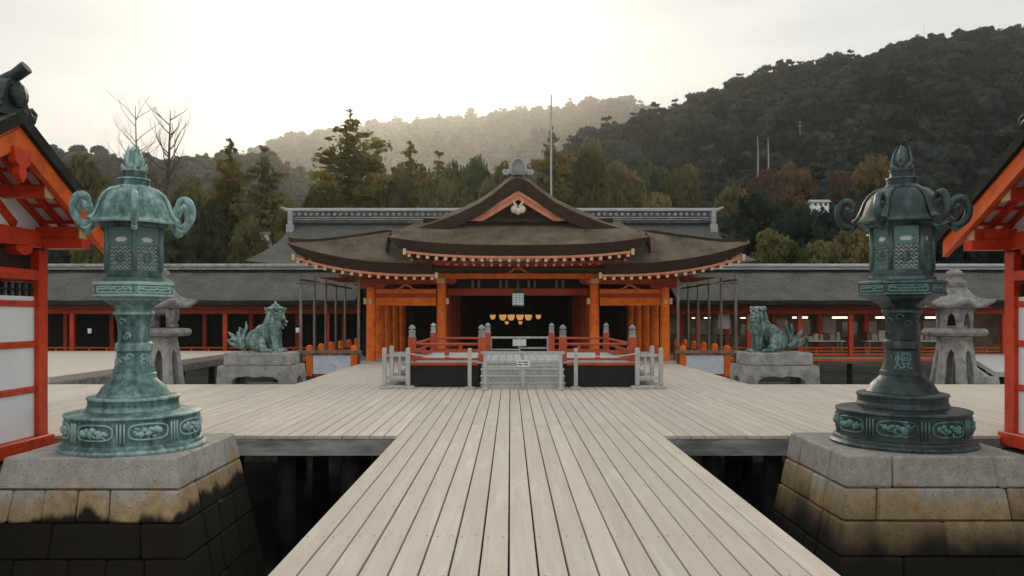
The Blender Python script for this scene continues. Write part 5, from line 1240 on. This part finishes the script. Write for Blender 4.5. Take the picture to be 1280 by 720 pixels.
    for k in range(8):
        a = R(45 * k + 12); ca, sa = math.cos(a), math.sin(a); T = (-sa, ca, 0)
        if k % 2 == 0: P = [(.05, 3.235), (.10, 3.245), (.135, 3.275), (.15, 3.315)]; rr = [.03, .04, .03, .006]
        else: P = [(.08, 3.28), (.105, 3.35), (.085, 3.43), (.03 + .008 * k, 3.52)]; rr = [.025, .032, .024, .004]
        mb = MB(); mb.tube([(r_ * ca, r_ * sa, z_) for r_, z_ in P], rr, 6, side=T, flat=1.5); mb.build('flame_petal', mat, fin, smooth=True)
    return tag(o, label, 'lantern')
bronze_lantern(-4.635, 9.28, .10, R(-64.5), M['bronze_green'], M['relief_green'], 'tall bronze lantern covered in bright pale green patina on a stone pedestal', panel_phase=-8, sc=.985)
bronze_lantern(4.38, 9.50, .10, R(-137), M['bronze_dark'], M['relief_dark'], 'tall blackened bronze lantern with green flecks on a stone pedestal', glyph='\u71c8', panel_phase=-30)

# ------------------------------------------------------------------ stone lanterns
def hexpts(r, z, rot): return [(r * math.cos(rot + R(60 * k)), r * math.sin(rot + R(60 * k)), z) for k in range(6)]
def leg_panels(mb, r0, r1, z0, z1, rot, za, n=6, th=.12, frac=.27):
    for k in range(n):
        a0, a1 = rot + 2 * math.pi * k / n, rot + 2 * math.pi * (k + 1) / n
        def pt(t, z):
            f = (z - z0) / (z1 - z0); r = r0 + (r1 - r0) * f; p = Vector((r * math.cos(a0), r * math.sin(a0), z)); q = Vector((r * math.cos(a1), r * math.sin(a1), z)); return p.lerp(q, t)
        P = [pt(0, z0), pt(0, z1), pt(1, z1), pt(1, z0), pt(1 - frac, z0), pt(1 - frac - .02, za - .28), pt(1 - frac - .10, za - .08), pt(.5, za), pt(frac + .10, za - .08), pt(frac + .02, za - .28), pt(frac, z0)]
        nn = -((pt(0, z0) + pt(1, z0)) / 2); nn.z = 0; nn.normalize(); n_ = len(P)
        mb.add(list(P) + [p + nn * th for p in P], [tuple(range(n_)), tuple(range(2 * n_ - 1, n_ - 1, -1))] + [(i, n_ + i, n_ + (i + 1) % n_, (i + 1) % n_) for i in range(n_)])
def stone_lantern(X, Y, rot, label, animal):
    o = empty('stone_lantern', (X, Y, GZ + .75)); z0 = -(GZ + .75)
    mb = MB(); mb.bbox(-.85, .85, -.85, .85, -.75, .0, .02); mb.build('footing', M['stone'], o)
    mb = MB(); leg_panels(mb, .80, .42, .0, z0 + 1.04, rot, z0 + .78); ped = mb.build('legs', M['stone'], o)
    mb = MB(); mb.lathe([(.40, z0 + 1.0), (.43, z0 + 1.045), (.43, z0 + 1.09), (.3, z0 + 1.1)], 6, rot=rot); mb.build('leg_cap', M['stone'], o)
    lob = lambda th, z: 1 + .05 * abs(math.cos(3 * (th - rot)))
    mb = MB(); mb.lathe([(.60, z0 + 1.092), (.72, z0 + 1.12), (.76, z0 + 1.19), (.74, z0 + 1.25), (.68, z0 + 1.29), (.45, z0 + 1.30)], 48, mod=lob); mb.build('platform', M['stone_old'], o, smooth=True, angle=40)
    if animal:
        mb = MB()
        for k in range(4):
            a = rot + R(45 + 90 * k); mb.tube([(.36 * math.cos(a), .36 * math.sin(a), z0 + 1.72), (.40 * math.cos(a), .40 * math.sin(a), z0 + 1.55), (.33 * math.cos(a), .33 * math.sin(a), z0 + 1.40), (.37 * math.cos(a), .37 * math.sin(a), z0 + 1.34)], [.15, .12, .085, .10], 10); mb.ball((.39 * math.cos(a), .39 * math.sin(a), z0 + 1.35), (.11, .11, .06))
        mb.lathe([(.3, z0 + 1.62), (.46, z0 + 1.68), (.46, z0 + 1.78), (.3, z0 + 1.80)], 6, rot=rot); mb.build('firebox', M['stone_old'], o, smooth=True, angle=50)
    else:
        mb = MB(); leg_panels(mb, .44, .46, z0 + 1.30, z0 + 1.78, rot, z0 + 1.68, th=.10, frac=.24); mb.lathe([(.40, z0 + 1.301), (.40, z0 + 1.36)], 6, rot=rot); mb.build('firebox', M['stone_old'], o)
        mb = MB(); mb.lathe([(.26, z0 + 1.34), (.26, z0 + 1.78)], 10); mb.build('fire_core', M['interior2'], o)
    # hexagonal roof with upturned corners
    rz = z0 + 1.78; mb = MB(); n = 72; prof_ = [(.40, 0), (.60, .00), (.86, .03), (.88, .09), (.62, .22), (.42, .36), (.30, .50), (.26, .54)]
    vs = []; 
    for (r, z) in prof_:
        for a in range(n):
            th = 2 * math.pi * a / n; c = abs(math.cos(3 * (th - rot))) ** 5; f = r / .88; hexr = math.cos(R(30)) / math.cos(((th - rot + R(30)) % R(60)) - R(30) if False else (((th - rot) % R(60)) - R(30)))
            rr = r * (1 + (hexr * 1.0 - 1) * f * 1.0) * (1 + .10 * c * f ** 3); vs.append((rr * math.cos(th), rr * math.sin(th), rz + z + .13 * c * f ** 4))
    fs = []
    for i in range(len(prof_) - 1):
        for a in range(n): b_ = (a + 1) % n; fs.append((i * n + a, i * n + b_, (i + 1) * n + b_, (i + 1) * n + a))
    fs.append(tuple(range(n - 1, -1, -1))); fs.append(tuple((len(prof_) - 1) * n + a for a in range(n))); mb.add(vs, fs); mb.build('roof', M['stone_old'], o, smooth=True, angle=40)
    mb = MB(); mb.lathe([(.27, rz + .535), (.30, rz + .58), (.30, rz + .66), (.22, rz + .72), (.16, rz + .76), (.17, rz + .80), (.21, rz + .86), (.18, rz + .93), (.08, rz + .98), (.0, rz + 1.02)], 24); mb.build('knob', M['stone_old'], o, smooth=True, angle=50)
    return tag(o, label, 'stone lantern')
sl1 = stone_lantern(WX(203, 19.9), 19.9, R(10), 'pale stone lantern with splayed legs partly hidden behind the green bronze lantern', True)
sl1.scale = (.87, .87, 1)
sl2 = stone_lantern(WX(1193, 19.9), 19.9, R(-100), 'old grey stone lantern with arched firebox behind the dark bronze lantern', False)
sl2.scale = (.93, .93, 1)
mb = MB(); mb.bbox(-.32, .32, -.25, .25, 0, .28, .02); o_ = mb.build('stone_block', M['stone'], loc=(WX(1226, 19.6), 19.6, -.13)); 
o_.location.z = GZ; o_.scale = (1, 1, (.12 - GZ) / .28); tag(o_, 'plain stone block at the foot of the old grey stone lantern', 'stone')

# ------------------------------------------------------------------ guardian lion statues on stone plinths
def plinth(X, Y, label):
    o = empty('lion_plinth', (X, Y, GZ))
    mb = MB(); mb.bbox(-.98, .98, -.62, .62, 0, .05 - .14 - GZ, .02); mb.build('footing', M['stone'], o)
    zb = -.09 - GZ; zt = .40 - GZ; A = [(-.93, zb), (-.90, zt), (.0, zt), (.90, zt), (.93, zb), (.58, zb), (.55, zb + .14), (.44, zb + .22), (.16, zb + .245), (0, zb + .21), (-.16, zb + .245), (-.44, zb + .22), (-.55, zb + .14), (-.58, zb)]
    mb = MB(); mb.prism(A, 'y', -.58, -.40); mb.build('arched_face', M['stone'], o)
    mb = MB(); mb.prism(A, 'y', .40, .58); mb.build('arched_face', M['stone'], o)
    B_ = [(-.398, zb), (-.398, zt), (.398, zt), (.398, zb), (.24, zb), (.22, zb + .16), (.0, zb + .24), (-.22, zb + .16), (-.24, zb)]
    for s in (-1, 1): mb = MB(); mb.prism(B_, 'x', *sorted((s * .76, s * .915))); mb.build('arched_face', M['stone'], o)
    mb = MB(); mb.box(-.75, .75, -.398, .398, zt - .1, zt - .002); mb.build('core', M['stone'], o)
    mb = MB(); mb.bbox(-.79, .79, -.46, .46, zt + .002, .71 - GZ, .02); sb = mb.build('upper_slab', M['stone'], o)
    mb = MB()
    for (a, b_) in (((-.70, .46), (.70, .46)), ((-.70, .64), (.70, .64)), ((-.70, .46), (-.70, .64)), ((.70, .46), (.70, .64))): mb.beam((a[0], -.462, a[1] - GZ), (b_[0], -.462, b_[1] - GZ), .012, .014)
    mb.build('slab_moulding', M['stone'], sb)
    return tag(o, label, 'plinth')
def lion(X, Y, Z, s, kind, mat, label):
    b = MB(); r_ = lambda c, q: b.ball((s * c[0], c[1], c[2]), q, 14, 10)
    t_ = lambda P, q, n=10: b.tube([(s * p[0], p[1], p[2]) for p in P], q, n)
    r_((-.20, 0, .30), (.27, .24, .27)); r_((-.02, 0, .45), (.26, .23, .25)); r_((.16, 0, .60), (.22, .22, .26)); r_((.24, 0, .68), (.18, .21, .20))
    for y in (-.2, .2):
        r_((-.14, y, .26), (.22, .11, .21)); r_((-.06, y * 1.15, .13), (.17, .08, .12)); r_((.08, y * 1.15, .055), (.15, .085, .055))
        for q in (-.045, 0, .045): r_((.20, y * 1.15 + q, .045), (.05, .024, .038))
    for y in (-.145, .145):
        t_([(.22, y, .66), (.27, y, .45), (.30, y, .25), (.31, y, .07)], [.12, .10, .082, .08]); r_((.29, y, .46), (.10, .095, .10)); r_((.37, y, .05), (.12, .09, .052))
        for q in (-.05, 0, .05): r_((.47, y + q, .042), (.045, .025, .036))
    hx, hz = .26, .95
    # head turned to the viewer (-Y) by yaw
    yaw = R(-62) if kind == 'crest' else R(-28); cy, sy = math.cos(yaw), math.sin(yaw)
    def hd(f, l, u): return (hx + f * cy - l * sy, f * sy + l * cy, hz + u)
    def hball(f, l, u, q): r_(hd(f, l, u), q)
    t_([(.20, 0, .66), (.23, 0, .80), (hx, 0, hz)], [.20, .18, .16])
    hball(0, 0, 0, (.17, .17, .165)); hball(.10, 0, -.03, (.12, .12, .10)); hball(.17, 0, .0, (.065, .075, .05)); hball(.16, 0, -.085, (.07, .085, .035))
    if kind != 'crest': hball(.13, 0, -.155, (.085, .09, .035))
    for l in (-1, 1):
        hball(.13, l * .075, .065, (.05, .055, .045)); hball(.15, l * .08, .055, (.03, .03, .03)); hball(-.02, l * .19, .03 if kind == 'crest' else .10, (.05, .07, .05))
        t_([hd(.02, l * .16, .08), hd(.02, l * .23, .10), hd(.0, l * .27, .15)], [.05, .04, .01])
        hball(.05, l * .15, -.10, (.06, .05, .06))
    rs = random.Random(4 if kind == 'crest' else 8)
    if kind == 'crest':
        hball(0, 0, .14, (.19, .21, .05)); hball(0, 0, .19, (.11, .12, .06)); t_([hd(0, 0, .18), hd(0, 0, .26), hd(-.01, 0, .33)], [.07, .04, .006])
        for k in range(9):
            a = 2 * math.pi * k / 9; f, l = .20 * math.cos(a), .22 * math.sin(a); t_([hd(f * .7, l * .7, .13), hd(f, l, .11), hd(f * 1.22, l * 1.22, .15)], [.04, .035, .008], 7)
    else:
        hball(.0, 0, .13, (.17, .19, .06))
        for k in range(11):
            a = 2 * math.pi * k / 11; f, l = .15 * math.cos(a), .17 * math.sin(a); hball(f, l, .12 + rs.uniform(-.02, .03), (.05, .05, .045))
    # mane locks
    for k in range(26 if kind != 'crest' else 16):
        a = rs.uniform(R(40), R(320)); f, l = math.cos(a), math.sin(a); L_ = rs.uniform(.22, .42) if kind != 'crest' else rs.uniform(.18, .36); u0 = rs.uniform(-.05, .08)
        P = [hd(.13 * f, .15 * l, u0), hd(.19 * f, .21 * l, u0 - L_ * .4), hd(.20 * f, .22 * l, u0 - L_ * .8), hd(.23 * f, .26 * l, u0 - L_), hd(.27 * f, .30 * l, u0 - L_ * .93)]
        t_(P, [.035, .038, .033, .026, .012], 7)
    if kind != 'crest':
        for l in (-.10, -.03, .04, .11): t_([hd(.10, l, -.17), hd(.14, l, -.28), hd(.12, l * 1.2, -.40), hd(.16, l * 1.3, -.46)], [.035, .036, .03, .012], 7)
    # tail of flames
    if kind == 'crest':
        T = [[(-.42, 0, .12), (-.55, 0, .25), (-.52, 0, .45), (-.45, .0, .60), (-.46, 0, .76)], [(-.45, -.03, .15), (-.62, -.03, .28), (-.64, -.02, .48), (-.60, 0, .60)], [(-.45, .03, .12), (-.68, .03, .25), (-.80, .03, .40), (-.92, .03, .50)],
             [(-.45, .0, .10), (-.66, -.05, .18), (-.82, -.05, .22), (-.88, -.05, .30), (-.82, -.05, .34)], [(-.48, -.06, .14), (-.66, -.08, .30), (-.76, -.08, .34), (-.84, -.08, .30)], [(-.42, .05, .12), (-.56, .06, .35), (-.60, .06, .55), (-.66, .06, .62)]]
    else:
        T = [[(-.42, 0, .14), (-.52, 0, .32), (-.46, 0, .52), (-.42, .0, .66), (-.46, 0, .78)], [(-.44, .03, .16), (-.56, .03, .36), (-.58, .03, .55), (-.56, 0, .70)], [(-.44, -.03, .12), (-.62, -.03, .30), (-.74, -.03, .44), (-.82, -.03, .56)],
             [(-.44, 0, .10), (-.66, -.05, .24), (-.82, -.05, .30), (-.92, -.05, .40), (-.86, -.05, .44)], [(-.46, .05, .10), (-.68, .06, .16), (-.84, .06, .22), (-.92, .06, .30)], [(-.46, -.07, .14), (-.62, -.09, .30), (-.72, -.09, .30), (-.76, -.09, .22)]]
    for P in T: t_(P, [.08, .07, .055, .04, .012][:len(P) - 1] + [.014], 8)
    for q in range(5): r_((-.48 - .04 * q, (-1) ** q * .05, .16 + .05 * q), (.07, .05, .06))
    b.box(*sorted((s * -.44, s * .5)), -.27, .27, -.0, .03)
    me = b.mesh('body', mat); ob = bpy.data.objects.new('body_tmp', me); COL.objects.link(ob)
    md = ob.modifiers.new('r', 'REMESH'); md.mode = 'VOXEL'; md.voxel_size = .0105
    ms = ob.modifiers.new('s', 'SMOOTH'); ms.iterations = 1; ms.factor = .4
    dg = bpy.context.evaluated_depsgraph_get(); m2 = bpy.data.meshes.new_from_object(ob.evaluated_get(dg)); bpy.data.objects.remove(ob)
    m2.materials.clear(); m2.materials.append(mat); m2.polygons.foreach_set('use_smooth', [True] * len(m2.polygons)); m2.polygons.foreach_set('material_index', [0] * len(m2.polygons))
    o = link('guardian_lion', m2, None, (X, Y, Z)); return tag(o, label, 'statue')
LY = 19.75
plinth(WX(328, LY), LY, 'arched grey stone plinth under the pointed crest lion statue')
plinth(WX(967, LY), LY, 'arched grey stone plinth under the open mouthed lion statue')
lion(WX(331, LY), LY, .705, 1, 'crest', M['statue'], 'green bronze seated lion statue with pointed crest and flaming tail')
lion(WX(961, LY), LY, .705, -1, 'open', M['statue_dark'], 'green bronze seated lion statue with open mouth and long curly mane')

# ------------------------------------------------------------------ haze
hm = bpy.data.materials.new('haze_air'); hm.use_nodes = True; n_ = hm.node_tree.nodes; n_.clear()
ho = n_.new('ShaderNodeOutputMaterial'); pv = n_.new('ShaderNodeVolumePrincipled'); pv.inputs['Density'].default_value = HAZE_DENSITY; pv.inputs['Anisotropy'].default_value = HAZE_G; pv.inputs['Color'].default_value = (.95, .93, .88, 1)
hm.node_tree.links.new(pv.outputs[0], ho.inputs['Volume'])
mb = MB(); mb.box(-1320, 1320, -60, 2200, GZ - 1.4, 520); tag(mb.build('haze', hm), 'pale sunlit haze filling the valley', 'haze', kind='stuff')
